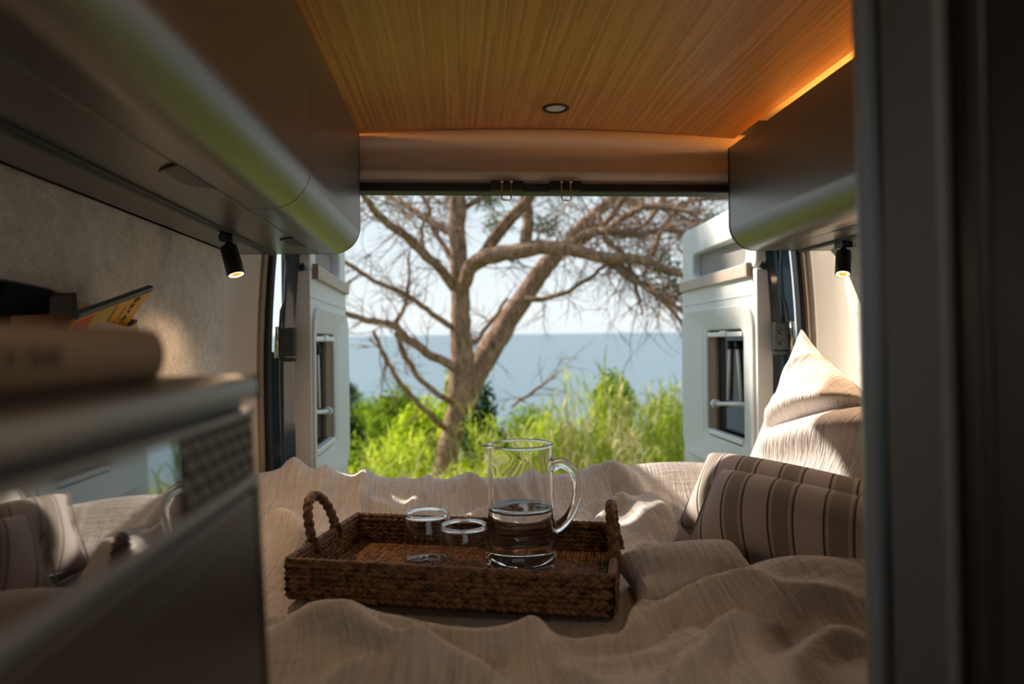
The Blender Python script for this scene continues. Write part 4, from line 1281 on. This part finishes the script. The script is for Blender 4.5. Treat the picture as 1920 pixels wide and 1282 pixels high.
def woven_wall(name, a, b, inward):
    """a, b: local end points of the wall's middle line; plaited on both faces over a dark core"""
    a, b = np.array((*a, 0.0)), np.array((*b, 0.0)); L = np.linalg.norm(b - a); d = (b - a) / L
    nrm = np.array((-d[1], d[0], 0.0))
    core = MB()
    q = nrm * 0.0035
    vs = [a - q, b - q, b + q, a + q]
    core.add([tuple(v + (0, 0, 0.004)) for v in vs] + [tuple(v + (0, 0, TH - 0.003)) for v in vs], [(0, 3, 2, 1), (4, 5, 6, 7), (0, 1, 5, 4), (1, 2, 6, 5), (2, 3, 7, 6), (3, 0, 4, 7)])
    wall = tpiece(core, name, M['wickcore'])
    st = MB(); rows = 7; step = 0.0125
    for r_ in range(rows):
        z = 0.007 + r_ * (TH - 0.013) / (rows - 1)
        cnt = int(L / step)
        for i in range(cnt):
            s = (i + 0.5 + 0.5 * (r_ % 2)) * L / (cnt + 0.5)
            sl = 0.42 if r_ % 2 else -0.42
            for sg in (-1, 1):
                j = (rs.random() - 0.5)
                p = a + d * s + np.array((0, 0, z + j * 0.002)) + nrm * sg * (0.0045 + 0.0012 * rs.random())
                stitch(st, p, d + np.array((0, 0, sl + 0.25 * j)), nrm, 0.0225, 0.0088, 0.0062)
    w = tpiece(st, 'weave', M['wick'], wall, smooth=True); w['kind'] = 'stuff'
    return wall
hw, hd_ = TW / 2 - 0.006, TD / 2 - 0.006
woven_wall('front_wall', (-hw, -hd_), (hw, -hd_), 1)
woven_wall('back_wall', (hw, hd_), (-hw, hd_), 1)
woven_wall('side_wall', (-hw, hd_), (-hw, -hd_), 1)
woven_wall('side_wall', (hw, -hd_), (hw, hd_), 1)
base = tpiece(MB().box((-hw, -hd_, 0.0), (hw, hd_, 0.007)), 'base', M['wickcore'])
st = MB()
rows = 40
for r_ in range(rows):
    x = -hw + 0.008 + r_ * (2 * hw - 0.016) / (rows - 1)
    cnt = 30
    for i in range(cnt):
        y = -hd_ + (i + 0.5) * 2 * hd_ / cnt
        for sg in (-1, 1):
            stitch(st, (x + sg * 0.0030, y, 0.0095 + 0.001 * rs.random()), (sg * 0.8, 1, 0.25), (0, 0, 1), 0.0150, 0.0072, 0.0085)
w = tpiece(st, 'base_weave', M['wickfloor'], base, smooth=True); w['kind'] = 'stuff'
# rim: a wrapped rope on top of the walls
def rope(name, pts, rad, parent, pitch=0.012, mat='wick'):
    fine = catmull(pts, 1)
    out = []
    for p, q in zip(fine[:-1], fine[1:]):
        k = max(1, int((q - p).length / 0.003))
        out += [p.lerp(q, i / k) for i in range(k)]
    out.append(fine[-1])
    mb = MB(); mb.tube(out, rad, 10, ridge=0.16, pitch=pitch)
    return tpiece(mb, name, M[mat], parent, smooth=True)
zr = TH
rope('rim', [(-hw, -hd_, zr), (hw, -hd_, zr - 0.004)], 0.0058, tr)
rope('rim', [(hw, -hd_, zr - 0.003), (hw, hd_, zr)], 0.0062, tr)
rope('rim', [(hw, hd_, zr), (-hw, hd_, zr + 0.002)], 0.0056, tr)
rope('rim', [(-hw, hd_, zr + 0.001), (-hw, -hd_, zr)], 0.0062, tr)
for sx, sp, lean_ in ((-1, 0.050, 0.008), (1, 0.050, -0.002)):
    x = sx * hw
    arc = []
    for i in range(19):
        t = math.pi * i / 18
        arc.append((x + sx * lean_ * math.sin(t) * 3, -0.005 - sp * math.cos(t) * (1 - 0.0 * math.sin(t)), zr - 0.006 + 0.083 * (math.sin(t) ** 0.75)))
    hnd = rope('handle', arc, 0.0088, tr, pitch=0.016)
    for sy in (-1, 1):
        yk = -0.005 + sy * sp
        rope('handle_binding', [(x - 0.012, yk, zr - 0.016), (x - 0.009, yk, zr + 0.006), (x, yk, zr + 0.012), (x + 0.009, yk, zr + 0.006), (x + 0.012, yk, zr - 0.016)], 0.0045, hnd)

# ------------------------------------------------------------------ glassware on the tray
ZT = TRAY.z + 0.0130
def tumbler(x, y, s, label):
    t = thing('drinking_glass', label, 'glass', (x, y, ZT), 'glasses on the tray')
    H, rb, rm, rt, w = 0.098 * s, 0.037 * s, 0.0475 * s, 0.0395 * s, 0.0019
    def prof(z):
        k = np.clip(z / H, 0, 1)
        return float(np.interp(k, [0, 0.03, 0.08, 0.16, 0.26, 0.42, 0.6, 0.8, 1.0], [rb * 0.93, rb * 1.06, rb * 1.16, rm * 0.97, rm, rm * 0.985, rm * 0.945, rm * 0.89, rt]))
    zs = [0.0, 0.001, 0.003, 0.006, 0.010, 0.015, 0.02, 0.027, 0.035, 0.045, 0.055, 0.066, 0.078, 0.089, 0.096]
    zs = [z * s * 0.098 / 0.098 for z in zs]
    outer = [(0.0, 0.0008)] + [(prof(z), z) for z in zs] + [(rt + 0.0006, H - 0.0020), (rt + 0.0005, H - 0.0008), (rt - w / 2, H), (rt - w - 0.0005, H - 0.0008), (rt - w - 0.0006, H - 0.0020)]
    inner = [(prof(z) - w, max(z, 0.009)) for z in reversed(zs) if z >= 0.010] + [(rb * 0.85, 0.0085), (0.0, 0.0080)]
    MB().lathe(outer + inner, 64, (x, y, ZT)).build('bowl', M['glass'], t, smooth=True)
    return t
tumbler(-0.063, 1.311, 1.03, 'left of the two clear drinking glasses, standing behind the other on the tray')
tumbler(0.006, 1.226, 1.0, 'nearer of the two clear drinking glasses, right beside the water jug')

jx, jy = 0.114, 1.276
jug = thing('water_jug', 'clear glass jug half full of water with a thick loop handle on the tray', 'jug', (jx, jy, ZT))
JH, w = 0.232, 0.0026
def jr(z): return float(np.interp(z / JH, [0, 0.02, 0.06, 0.5, 0.9, 1.0], [0.0595, 0.0635, 0.0645, 0.0622, 0.0602, 0.0606]))
def jit(z, k): return 0.0
zs = [0.0, 0.002, 0.005, 0.010, 0.02, 0.04, 0.06, 0.08, 0.10, 0.12, 0.14, 0.16, 0.18, 0.195, 0.205, 0.213, 0.220, 0.226, 0.2295]
outer = [(0.0, 0.001)] + [(jr(z) if z > 0.001 else jr(0) * 0.97, z) for z in zs] + [(0.0612, 0.2312), (0.0596, 0.2325), (0.0578, 0.2312)]
inner = [(jr(z) - w, z) for z in reversed(zs) if z > 0.012] + [(0.056, 0.0125), (0.045, 0.0105), (0.0, 0.010)]
SEG = 96
mb = MB().lathe(outer + inner, SEG, (0, 0, 0))
sd = R(178)
vv = []
for (x, y, z) in mb.v:
    a = math.atan2(y, x); r = math.hypot(x, y)
    da = (a - sd + math.pi) % (2 * math.pi) - math.pi
    k = max(0.0, (z - 0.198) / 0.034) ** 2 * math.exp(-(da / 0.26) ** 2)
    r += 0.0125 * k if r > 0.03 else 0
    z -= 0.002 * k
    wob = 0.0007 * math.sin(3 * a + z * 40) * math.sin(z * 55) if (r < jr(min(z, JH)) - 0.0015 and r > 0.04) else 0.0
    r += wob
    vv.append((jx + r * math.cos(a), jy + r * math.sin(a), ZT + z))
mb.v = vv
mb.build('body', M['glass'], jug, smooth=True)
wl_ = 0.112
wt = [(0.0, 0.0102), (0.045, 0.0107), (0.0562, 0.0127)] + [(jr(z) - w + 0.0004, z) for z in (0.016, 0.02, 0.04, 0.06, 0.08, 0.10, wl_ - 0.003)] + [(jr(wl_) - w + 0.0004, wl_ + 0.0012), (jr(wl_) - w - 0.003, wl_), (0.030, wl_ - 0.0002), (0.0, wl_)]
MB().lathe(wt, SEG, (jx, jy, ZT)).build('water', M['water'], jug, smooth=True)
hp_ = catmull([(0.058, 0.0, 0.185), (0.067, 0.0, 0.193), (0.080, 0, 0.1935), (0.098, 0, 0.180), (0.106, 0, 0.155), (0.103, 0, 0.125), (0.091, 0, 0.098), (0.074, 0, 0.080), (0.062, 0, 0.074)], 8)
ha = R(-8)
pts = [(jx + p.x * math.cos(ha), jy + p.x * math.sin(ha), ZT + p.z) for p in hp_]
rads = lerp_list([0.0105, 0.0105, 0.0098, 0.0092, 0.0088, 0.0088, 0.0092, 0.0105, 0.0125], len(pts))
MB().tube(pts, rads, 24).build('handle', M['glass'], jug, smooth=True)

# ------------------------------------------------------------------ outside: ground, sea
def ground_z(x, y):
    return -0.62 - 0.055 * max(0, y - 3.0) - 0.10 * max(0, y - 9) - 0.12 * max(0, y - 22)
vs, fs = [], []
gxs = np.linspace(-60, 80, 57); gys = np.concatenate([np.linspace(2.2, 12, 21), np.linspace(13, 90, 30)])
gv = np.array([[(x, y, ground_z(x, y) + 0.25 * math.sin(x * 0.7) * math.sin(y * 0.5) * min(1, max(0, (y - 5) / 10))) for x in gxs] for y in gys])
struct(fast_mesh('ground', gv.reshape(-1, 3), grid_faces(len(gys), len(gxs)), M['soil'], smooth=True))
struct(MB().add([(-16, -14, -0.64), (16, -14, -0.64), (16, 2.25, -0.64), (-16, 2.25, -0.64), (-16, -14, -0.9), (16, -14, -0.9), (16, 2.25, -0.9), (-16, 2.25, -0.9)],
       [(0, 1, 2, 3), (4, 7, 6, 5), (0, 4, 5, 1), (1, 5, 6, 2), (2, 6, 7, 3), (3, 7, 4, 0)]).build('ground_under_van', M['soil']))
sy = [60, 200, 600, 2000, 6000, 14000]
sv = []
for y in sy:
    for x in (-2.2, -1, 0, 1, 2.2):
        sv.append((x * y, y, -48 + 0.0155 * y - 0.00000005 * y * y))
struct(fast_mesh('sea', np.array(sv), grid_faces(len(sy), 5), M['sea'], smooth=True))

# ------------------------------------------------------------------ the bare pine
YT = 8.2
pine = thing('pine_tree', 'bare reddish pine with forked leaning trunk in front of the sea', 'tree', tuple(at(822, 985, YT)))
rt_ = random.Random(21)
SC = YT / FPX
def limb(name, pix, rad, y0, y1, parent=pine, sides=10, n=5, keep=None):
    """pix: pixels of the limb's middle line, its distance running from y0 to y1; rad in pixels at the tree's distance"""
    m = len(pix)
    pts = [at(px, py, y0 + (y1 - y0) * i / (m - 1)) for i, (px, py) in enumerate(pix)]
    fine = catmull(pts, n)
    for p in fine[1:-1]:
        p += Vector((rt_.uniform(-1, 1), rt_.uniform(-1, 1), rt_.uniform(-1, 1))) * 0.012
    rr_ = [r * SC for r in lerp_list(rad, len(fine))]
    o = MB().tube(fine, rr_, sides).build(name, M['bark'], parent, smooth=True)
    if keep is not None: keep.append((fine, rr_))
    return o
src = []
limb('trunk', [(818, 1000), (832, 890), (845, 830), (858, 770), (866, 700), (864, 620), (862, 540), (858, 460), (857, 360), (856, 250), (850, 120)], [24, 21, 21, 20, 24, 19, 17, 16, 16, 14, 11], YT, YT - 0.1, sides=16, keep=src)
limb('trunk', [(866, 770), (884, 712), (910, 670), (942, 618), (985, 552), (1025, 496), (1060, 462), (1095, 420), (1135, 385), (1200, 340), (1280, 290)], [22, 25, 24, 23, 20, 19, 15, 13, 12, 10, 7], YT + 0.1, YT + 1.4, sides=16, keep=src)
B = []
L_ = [
    ([(868, 540), (884, 500), (920, 480), (985, 468), (1050, 464), (1130, 482), (1200, 488), (1290, 520)], [13, 14, 15, 14, 13, 10, 8, 5], 8.1, 6.9),
    ([(985, 470), (990, 420), (985, 360), (978, 260)], [13, 12, 12, 10], 8.6, 8.8),
    ([(858, 548), (828, 508), (800, 480), (770, 450), (730, 422), (700, 390), (672, 350)], [10, 9, 9, 8, 7, 6, 4], 8.2, 6.8),
    ([(856, 442), (800, 410), (760, 385), (720, 362), (676, 330)], [8, 7, 6, 5, 4], 8.2, 9.2),
    ([(846, 612), (800, 580), (760, 552), (700, 526), (660, 500), (630, 470), (600, 436)], [6, 5, 5, 4, 4, 3, 2], 8.1, 7.4),
    ([(856, 692), (800, 660), (760, 632), (738, 612), (700, 602), (650, 590), (600, 585)], [9, 8, 8, 7, 6, 5, 4], 8.1, 7.6),
    ([(738, 614), (756, 580), (765, 540), (768, 470)], [5, 4, 3, 2], 7.8, 7.9),
    ([(742, 622), (760, 668), (790, 712), (840, 752)], [4, 5, 5, 6], 7.6, 8.1),
    ([(700, 620), (728, 680), (760, 730), (800, 772), (832, 802)], [3, 4, 5, 5, 6], 7.4, 8.1),
    ([(985, 562), (1040, 556), (1090, 532), (1130, 500), (1170, 470)], [6, 5, 4, 4, 3], 8.6, 8.0),
    ([(895, 486), (925, 440), (955, 405), (990, 366), (1020, 320)], [7, 6, 6, 5, 4], 8.0, 7.2),
    ([(910, 478), (948, 430), (975, 398), (1002, 362), (1020, 310)], [6, 6, 5, 5, 4], 8.0, 7.6),
    ([(1050, 464), (1100, 440), (1140, 430), (1180, 400), (1230, 385), (1300, 400)], [9, 8, 7, 6, 5, 3], 8.0, 7.0),
    ([(1130, 480), (1180, 520), (1230, 545), (1290, 590)], [7, 6, 5, 3], 7.4, 6.8),
    ([(1090, 470), (1150, 490), (1200, 530), (1250, 570), (1300, 640)], [7, 6, 5, 4, 2], 7.6, 6.9),
    ([(1120, 400), (1140, 450), (1170, 480), (1190, 530), (1205, 590)], [7, 6, 5, 4, 2], 8.6, 7.8),
    ([(1100, 420), (1180, 440), (1250, 430), (1330, 450)], [8, 7, 6, 4], 8.4, 7.8),
    ([(1280, 380), (1240, 430), (1225, 470), (1205, 520)], [6, 5, 5, 3], 7.4, 7.0),
    ([(1130, 345), (1190, 380), (1250, 390), (1330, 370), (1400, 380)], [7, 7, 6, 5, 4], 8.6, 8.0),
    ([(1180, 350), (1150, 400), (1110, 440), (1060, 468)], [6, 6, 6, 7], 7.6, 8.0),
    ([(858, 620), (888, 640), (900, 630), (930, 590), (950, 560)], [4, 5, 5, 4, 3], 8.2, 8.6),
    ([(960, 760), (1000, 735), (1040, 705)], [3, 4, 2], 9.5, 9.4),
    ([(860, 400), (900, 370), (960, 350), (1010, 330)], [6, 5, 5, 4], 8.2, 7.8),
    ([(800, 480), (790, 440), (800, 400)], [5, 4, 3], 8.0, 8.2),
    ([(862, 520), (838, 470), (812, 430), (800, 380), (770, 340)], [7, 6, 5, 5, 4], 8.2, 8.9),
    ([(1300, 330), (1260, 350), (1210, 420), (1160, 440)], [6, 6, 5, 4], 8.0, 8.2),
]
for pix, rad, ya, yb in L_:
    limb('branch', pix, rad, ya, yb, sides=8, keep=B)
# twigs: short crooked shoots from every branch, and shoots from those
tw = MB()
def shoot(p, d, L, r, depth):
    k = 5
    pts = [p]; dd = d.normalized()
    for i in range(k):
        dd = (dd + Vector((rt_.uniform(-1, 1), rt_.uniform(-1, 1), rt_.uniform(-0.9, 0.9))) * 0.30).normalized()
        pts.append(pts[-1] + dd * (L / k))
    tw.tube(pts, [r * (1 - 0.16 * i) for i in range(k + 1)], 4 if r > 0.006 else 3, cap=False)
    if depth > 0:
        for i in range(rt_.randint(2, 4)):
            q = pts[rt_.randint(1, k - 1)]
            shoot(q, dd + Vector((rt_.uniform(-1, 1), rt_.uniform(-1, 1), rt_.uniform(-1, 1))) * 0.9, L * rt_.uniform(0.4, 0.75), r * 0.55, depth - 1)
for bi, (pts, rr_) in enumerate(B):
    right = pts[-1].x > 1.35
    cnt = int((16 if right else 9) * max(1, len(pts) / 20))
    for i in range(cnt):
        j = rt_.randint(len(pts) // 6, len(pts) - 2)
        t = (pts[j + 1] - pts[j]).normalized()
        d = t * 0.7 + Vector((rt_.uniform(-1, 1), rt_.uniform(-1, 1), rt_.uniform(-0.8, 0.9)))
        shoot(pts[j], d, rt_.uniform(0.25, 0.8) * (1.15 if right else 0.9), min(rr_[j] * 0.5, 0.010), 2 if rt_.random() < 0.6 else 1)
for i in range(110):       # dense dry crown at the upper right and upper left
    px, py = (rt_.uniform(1060, 1380), rt_.uniform(320, 480)) if i < 80 else (rt_.uniform(655, 840), rt_.uniform(320, 430))
    shoot(at(px, py, rt_.uniform(7.2, 9.2)), Vector((rt_.uniform(-1, 1), rt_.uniform(-1, 1), rt_.uniform(-1, 0.6))), rt_.uniform(0.5, 1.0), 0.012, 2)
t_o = tw.build('twigs', M['twig'], pine, smooth=False); t_o['kind'] = 'stuff'


def leaf_cloud(name, blobs, n, size, mat, parent, seed, up=0.3, aspect=2.2):
    """blobs: (centre, radius xyz); n small leaf quads in shells of the blobs"""
    r = np.random.RandomState(seed)
    w = np.array([b[1][0] * b[1][2] for b in blobs]); w = w / w.sum()
    pick = r.choice(len(blobs), n, p=w)
    c = np.array([b[0] for b in blobs])[pick]; rad = np.array([b[1] for b in blobs])[pick]
    d = r.normal(size=(n, 3)); d /= np.linalg.norm(d, axis=1)[:, None]
    rr_ = r.rand(n) ** 0.4
    p = c + d * rad * rr_[:, None] * (1 + 0.12 * r.normal(size=(n, 1)))
    a = r.normal(size=(n, 3)); a[:, 2] += up; a /= np.linalg.norm(a, axis=1)[:, None]
    b = np.cross(a, r.normal(size=(n, 3))); b /= np.linalg.norm(b, axis=1)[:, None]
    s = size * (0.6 + 0.8 * r.rand(n))[:, None]
    A, Bv = a * s * aspect / 2, b * s / 2
    V = np.stack([p - A, p + Bv, p + A, p - Bv], 1).reshape(-1, 3)
    F = np.arange(4 * n).reshape(n, 4)
    o = fast_mesh(name, V, F, mat, parent)
    return o

# a few living needle tufts high in the pine
tufts = [(tuple(at(px, py, y)), (0.22, 0.22, 0.15)) for px, py, y in ((915, 375, 8.4), (935, 420, 8.6), (1025, 425, 8.6), (1240, 500, 7.4), (1330, 420, 8.2), (1260, 540, 7.2), (1180, 370, 8.8))]
no = leaf_cloud('needles', tufts, 1500, 0.016, M['needles'], pine, 4, aspect=7)
no['kind'] = 'stuff'

# ------------------------------------------------------------------ shrubs and trees down the slope
def bush(name, label, px, py_top, Y, width, height, mat, n, size, seed, group=None, nb=9):
    top = at(px, py_top, Y)
    gz = ground_z(top.x, Y)
    r = np.random.RandomState(seed)
    height = max(height, 0.3)
    base_z = min(top.z - height, gz)
    t = thing(name, label, 'tree' if 'tree' in name else 'shrub', (top.x, Y, gz), group)
    blobs = []
    for i in range(nb):
        a = r.rand() * 6.28; q = r.rand() ** 0.5
        s = width * (0.22 + 0.16 * r.rand())
        hz = top.z - s * 0.8 - (height - s) * (0.75 * q * r.rand() + 0.35 * q)
        blobs.append(((top.x + math.cos(a) * q * width * 0.38, Y + math.sin(a) * q * width * 0.38, hz), (s, s, s * 0.8)))
    blobs.append(((top.x, Y, top.z - height * 0.35), (width * 0.30, width * 0.30, height * 0.35)))
    leaf_cloud('foliage', blobs, n, size, mat, t, seed)
    mb = MB()
    for i in range(4):
        b = blobs[i][0]
        mb.tube([(top.x, Y, gz - 0.1), (top.x * 0.6 + b[0] * 0.4, Y * 0.6 + b[1] * 0.4, gz * 0.6 + b[2] * 0.4), b], [0.03, 0.02, 0.008], 5)
    mb.build('stems', M['bark'], t)
    return t
bush('distant_tree', 'dark round distant tree by the sea, just behind the left open door', 642, 706, 60, 3.2, 3.4, M['leaf_far'], 3000, 0.13, 31)
bush('distant_tree', 'dark distant tree standing lower, in front of the dark round tree', 660, 735, 40, 3.4, 3.4, M['leaf_far'], 3000, 0.11, 32)
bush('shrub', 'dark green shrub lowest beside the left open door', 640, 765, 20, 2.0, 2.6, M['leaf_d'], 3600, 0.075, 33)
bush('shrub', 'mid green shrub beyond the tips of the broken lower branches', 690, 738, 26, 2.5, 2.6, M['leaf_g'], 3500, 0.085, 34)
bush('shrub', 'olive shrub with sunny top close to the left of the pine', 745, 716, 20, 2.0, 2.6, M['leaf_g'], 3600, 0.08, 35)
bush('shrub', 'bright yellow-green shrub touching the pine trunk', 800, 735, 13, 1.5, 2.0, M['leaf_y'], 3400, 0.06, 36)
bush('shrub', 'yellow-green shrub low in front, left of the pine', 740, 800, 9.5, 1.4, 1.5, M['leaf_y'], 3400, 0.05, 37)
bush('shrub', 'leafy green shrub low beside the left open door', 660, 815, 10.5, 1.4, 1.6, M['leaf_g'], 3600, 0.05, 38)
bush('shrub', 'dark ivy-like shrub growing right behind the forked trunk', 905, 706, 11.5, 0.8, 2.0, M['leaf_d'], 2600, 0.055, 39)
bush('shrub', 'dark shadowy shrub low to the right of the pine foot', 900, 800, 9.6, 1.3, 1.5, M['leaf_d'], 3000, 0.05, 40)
bush('shrub', 'green shrub on the skyline just right of the dark ivy-like shrub', 990, 752, 24, 3.0, 3.0, M['leaf_g'], 3800, 0.085, 41)
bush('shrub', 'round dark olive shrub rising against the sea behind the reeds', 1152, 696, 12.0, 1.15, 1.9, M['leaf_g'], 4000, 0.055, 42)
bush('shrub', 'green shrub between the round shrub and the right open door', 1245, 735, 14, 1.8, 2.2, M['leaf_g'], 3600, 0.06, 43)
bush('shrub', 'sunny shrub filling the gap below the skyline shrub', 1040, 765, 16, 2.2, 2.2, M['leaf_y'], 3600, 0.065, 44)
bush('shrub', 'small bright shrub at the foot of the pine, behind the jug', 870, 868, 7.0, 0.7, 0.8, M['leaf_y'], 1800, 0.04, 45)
bush('shrub', 'tall sunny sprout climbing the left flank of the pine trunk', 846, 690, 8.9, 0.34, 1.7, M['leaf_y'], 1500, 0.05, 46)

def blades(name, pts, L, W, mat, parent, seed, bend=0.55, spread=0.5, seg=4, stems=False):
    """arching strips from the ground points pts; L length, W width"""
    r = np.random.RandomState(seed)
    n = len(pts)
    p = np.array(pts, float)
    a = r.rand(n) * 2 * np.pi
    dirs = np.stack([np.cos(a), np.sin(a)], 1)
    Ls = L * (0.65 + 0.7 * r.rand(n))
    lean0 = spread * r.rand(n)
    bb = bend * (0.4 + 1.2 * r.rand(n))
    side = np.stack([-dirs[:, 1], dirs[:, 0]], 1)
    rings = []
    pos = p.copy(); ang = lean0.copy()
    for i in range(seg + 1):
        t = i / seg
        wd = W * (0.6 + 0.4 * r.rand(n)) * (1 - t) ** 0.6 * (0.5 + 0.5 * min(1, t * 4)) / 2 + 0.0008
        off = np.concatenate([side * wd[:, None], np.zeros((n, 1))], 1)
        rings.append(np.stack([pos - off, pos + off], 1))
        step_ = (Ls / seg)[:, None]
        pos = pos + step_ * np.stack([dirs[:, 0] * np.sin(ang), dirs[:, 1] * np.sin(ang), np.cos(ang)], 1)
        ang = ang + bb * (0.6 + t)
    V = np.stack(rings, 1).reshape(n, -1, 3)       # n x 2(seg+1) x 3
    base_i = (np.arange(n) * 2 * (seg + 1))[:, None, None]
    q = np.array([[2 * i, 2 * i + 1, 2 * i + 3, 2 * i + 2] for i in range(seg)])[None]
    F = (base_i + q).reshape(-1, 4)
    return fast_mesh(name, V.reshape(-1, 3), F, mat, parent)

# tall reeds in front of the sea, one plant each
r5 = np.random.RandomState(77)
def reed_clump(px, py_top, Y, label, seed, mat='reed', dens=1.0, group='reed clumps on the slope'):
    top = at(px, py_top, Y); gz = ground_z(top.x, Y); H = max(0.5, top.z - gz)
    t = thing('reed_clump', label, 'reed', (top.x, Y, gz), group)
    n = int(16 * dens)
    r = np.random.RandomState(seed)
    mb = MB(); leafpts = []
    for i in range(n):
        bx_, by_ = top.x + r.normal() * 0.10, Y + r.normal() * 0.10
        h = H * (0.62 + 0.34 * r.rand()); lx, ly = r.normal() * 0.12, r.normal() * 0.12
        pts = [(bx_ + lx * (k / 3) ** 2, by_ + ly * (k / 3) ** 2, gz + h * k / 3) for k in range(4)]
        mb.tube(pts, [0.007, 0.006, 0.005, 0.002], 4, cap=False)
        for k in range(9):
            tt = 0.2 + 0.78 * r.rand()
            leafpts.append((bx_ + lx * tt ** 2, by_ + ly * tt ** 2, gz + h * tt))
    mb.build('stalks', M[mat], t)
    blades('leaves', leafpts, 0.42, 0.030, M[mat], t, seed, bend=0.45, spread=1.1)
    return t
RC = [(905, 775, 7.6), (935, 765, 7.0), (970, 785, 6.6), (1010, 765, 8.0), (1040, 750, 7.2), (1075, 745, 6.8), (1105, 725, 7.8), (1135, 705, 8.2), (1160, 695, 7.4), (1190, 705, 6.6), (1215, 722, 7.8), (1245, 705, 7.0), (1275, 715, 7.6), (1300, 735, 6.8), (1090, 668, 9.0), (1262, 676, 8.6), (715, 815, 7.6), (765, 800, 8.4)]
SPOT = ['right beside the pine trunk', 'a step right of the pine trunk', 'low behind the jug', 'under the skyline shrub', 'below the open sea', 'left of the round shrub, low',
        'left of the round shrub', 'overlapping the round shrub on its left', 'in front of the middle of the round shrub', 'right of the round shrub, nearest', 'right of the round shrub, farther back', 'tall and sunny near the right door',
        'beside the right open door', 'half hidden by the right open door', 'thin, reaching far above the others left of the round shrub', 'thin, reaching above the horizon by the right door', 'low at the left of the pine foot', 'close to the left of the pine foot']
for i, (px, py, Y) in enumerate(RC):
    dry = i in (2, 5, 9, 12)
    reed_clump(px, py, Y, ('pale dry' if dry else 'green') + ' arching reed clump ' + SPOT[i], 200 + i, group='reed clumps on the slope', mat='straw' if dry else 'reed', dens=0.6 if py < 680 else 1.0)
# grass of the slope: nobody could count it
def scatter(n, y0, y1, xa, xb):
    """ground points between the rays x = xa * y and x = xb * y"""
    y = y0 + (y1 - y0) * r5.rand(n) ** 1.2
    x = y * (xa + (xb - xa) * r5.rand(n))
    return [(a, b, ground_z(a, b)) for a, b in zip(x, y)]
pts = scatter(5200, 5.0, 12.0, -0.02, 0.46) + scatter(900, 4.5, 8.0, -0.24, 0.0)
go = blades('grass', pts, 0.85, 0.030, M['leaf_y'], None, 301, bend=0.42, spread=0.6)
tag(go, 'tall bright green grass covering the slope below the van', 'grass', kind='stuff')
pts2 = scatter(700, 5.0, 10.0, -0.02, 0.46) + scatter(260, 5.0, 8.0, -0.2, 0.0)
go = blades('dry_grass', pts2, 1.05, 0.026, M['straw'], None, 302, bend=0.50, spread=0.5)
tag(go, 'pale dry stalks standing among the green grass on the slope', 'grass', kind='stuff')

# a second, living pine just left of the van: its crown throws the dappled shade on the right-hand door
p2 = thing('shade_pine', 'living pine just outside the view beside the van, shading the right open door', 'tree', (-4.3, 5.6, -0.76))
crown = [((-3.26, 5.22, 5.02), (0.75, 0.36, 0.42)), ((-3.9, 5.4, 5.4), (0.7, 0.4, 0.4)), ((-3.8, 5.5, 4.9), (0.5, 0.4, 0.3)), ((-4.8, 5.9, 5.6), (0.8, 0.8, 0.5))]
cn = leaf_cloud('crown', crown, 9000, 0.03, M['needles'], p2, 61, aspect=5)
mb = MB()
mb.tube(catmull([(-4.3, 5.6, -0.9), (-4.4, 5.6, 1.5), (-4.2, 5.5, 3.2), (-4.0, 5.3, 5.6)], 5), lerp_list([0.2, 0.16, 0.12, 0.04], 16), 10)
for c, r_ in crown:
    mb.tube(catmull([(-4.2, 5.5, 3.2), (c[0] * 0.6 - 1.7, c[1] * 0.6 + 2.2, c[2] - 0.7), c], 4), lerp_list([0.07, 0.05, 0.015], 9), 6)
mb.build('trunk', M['bark'], p2, smooth=True)
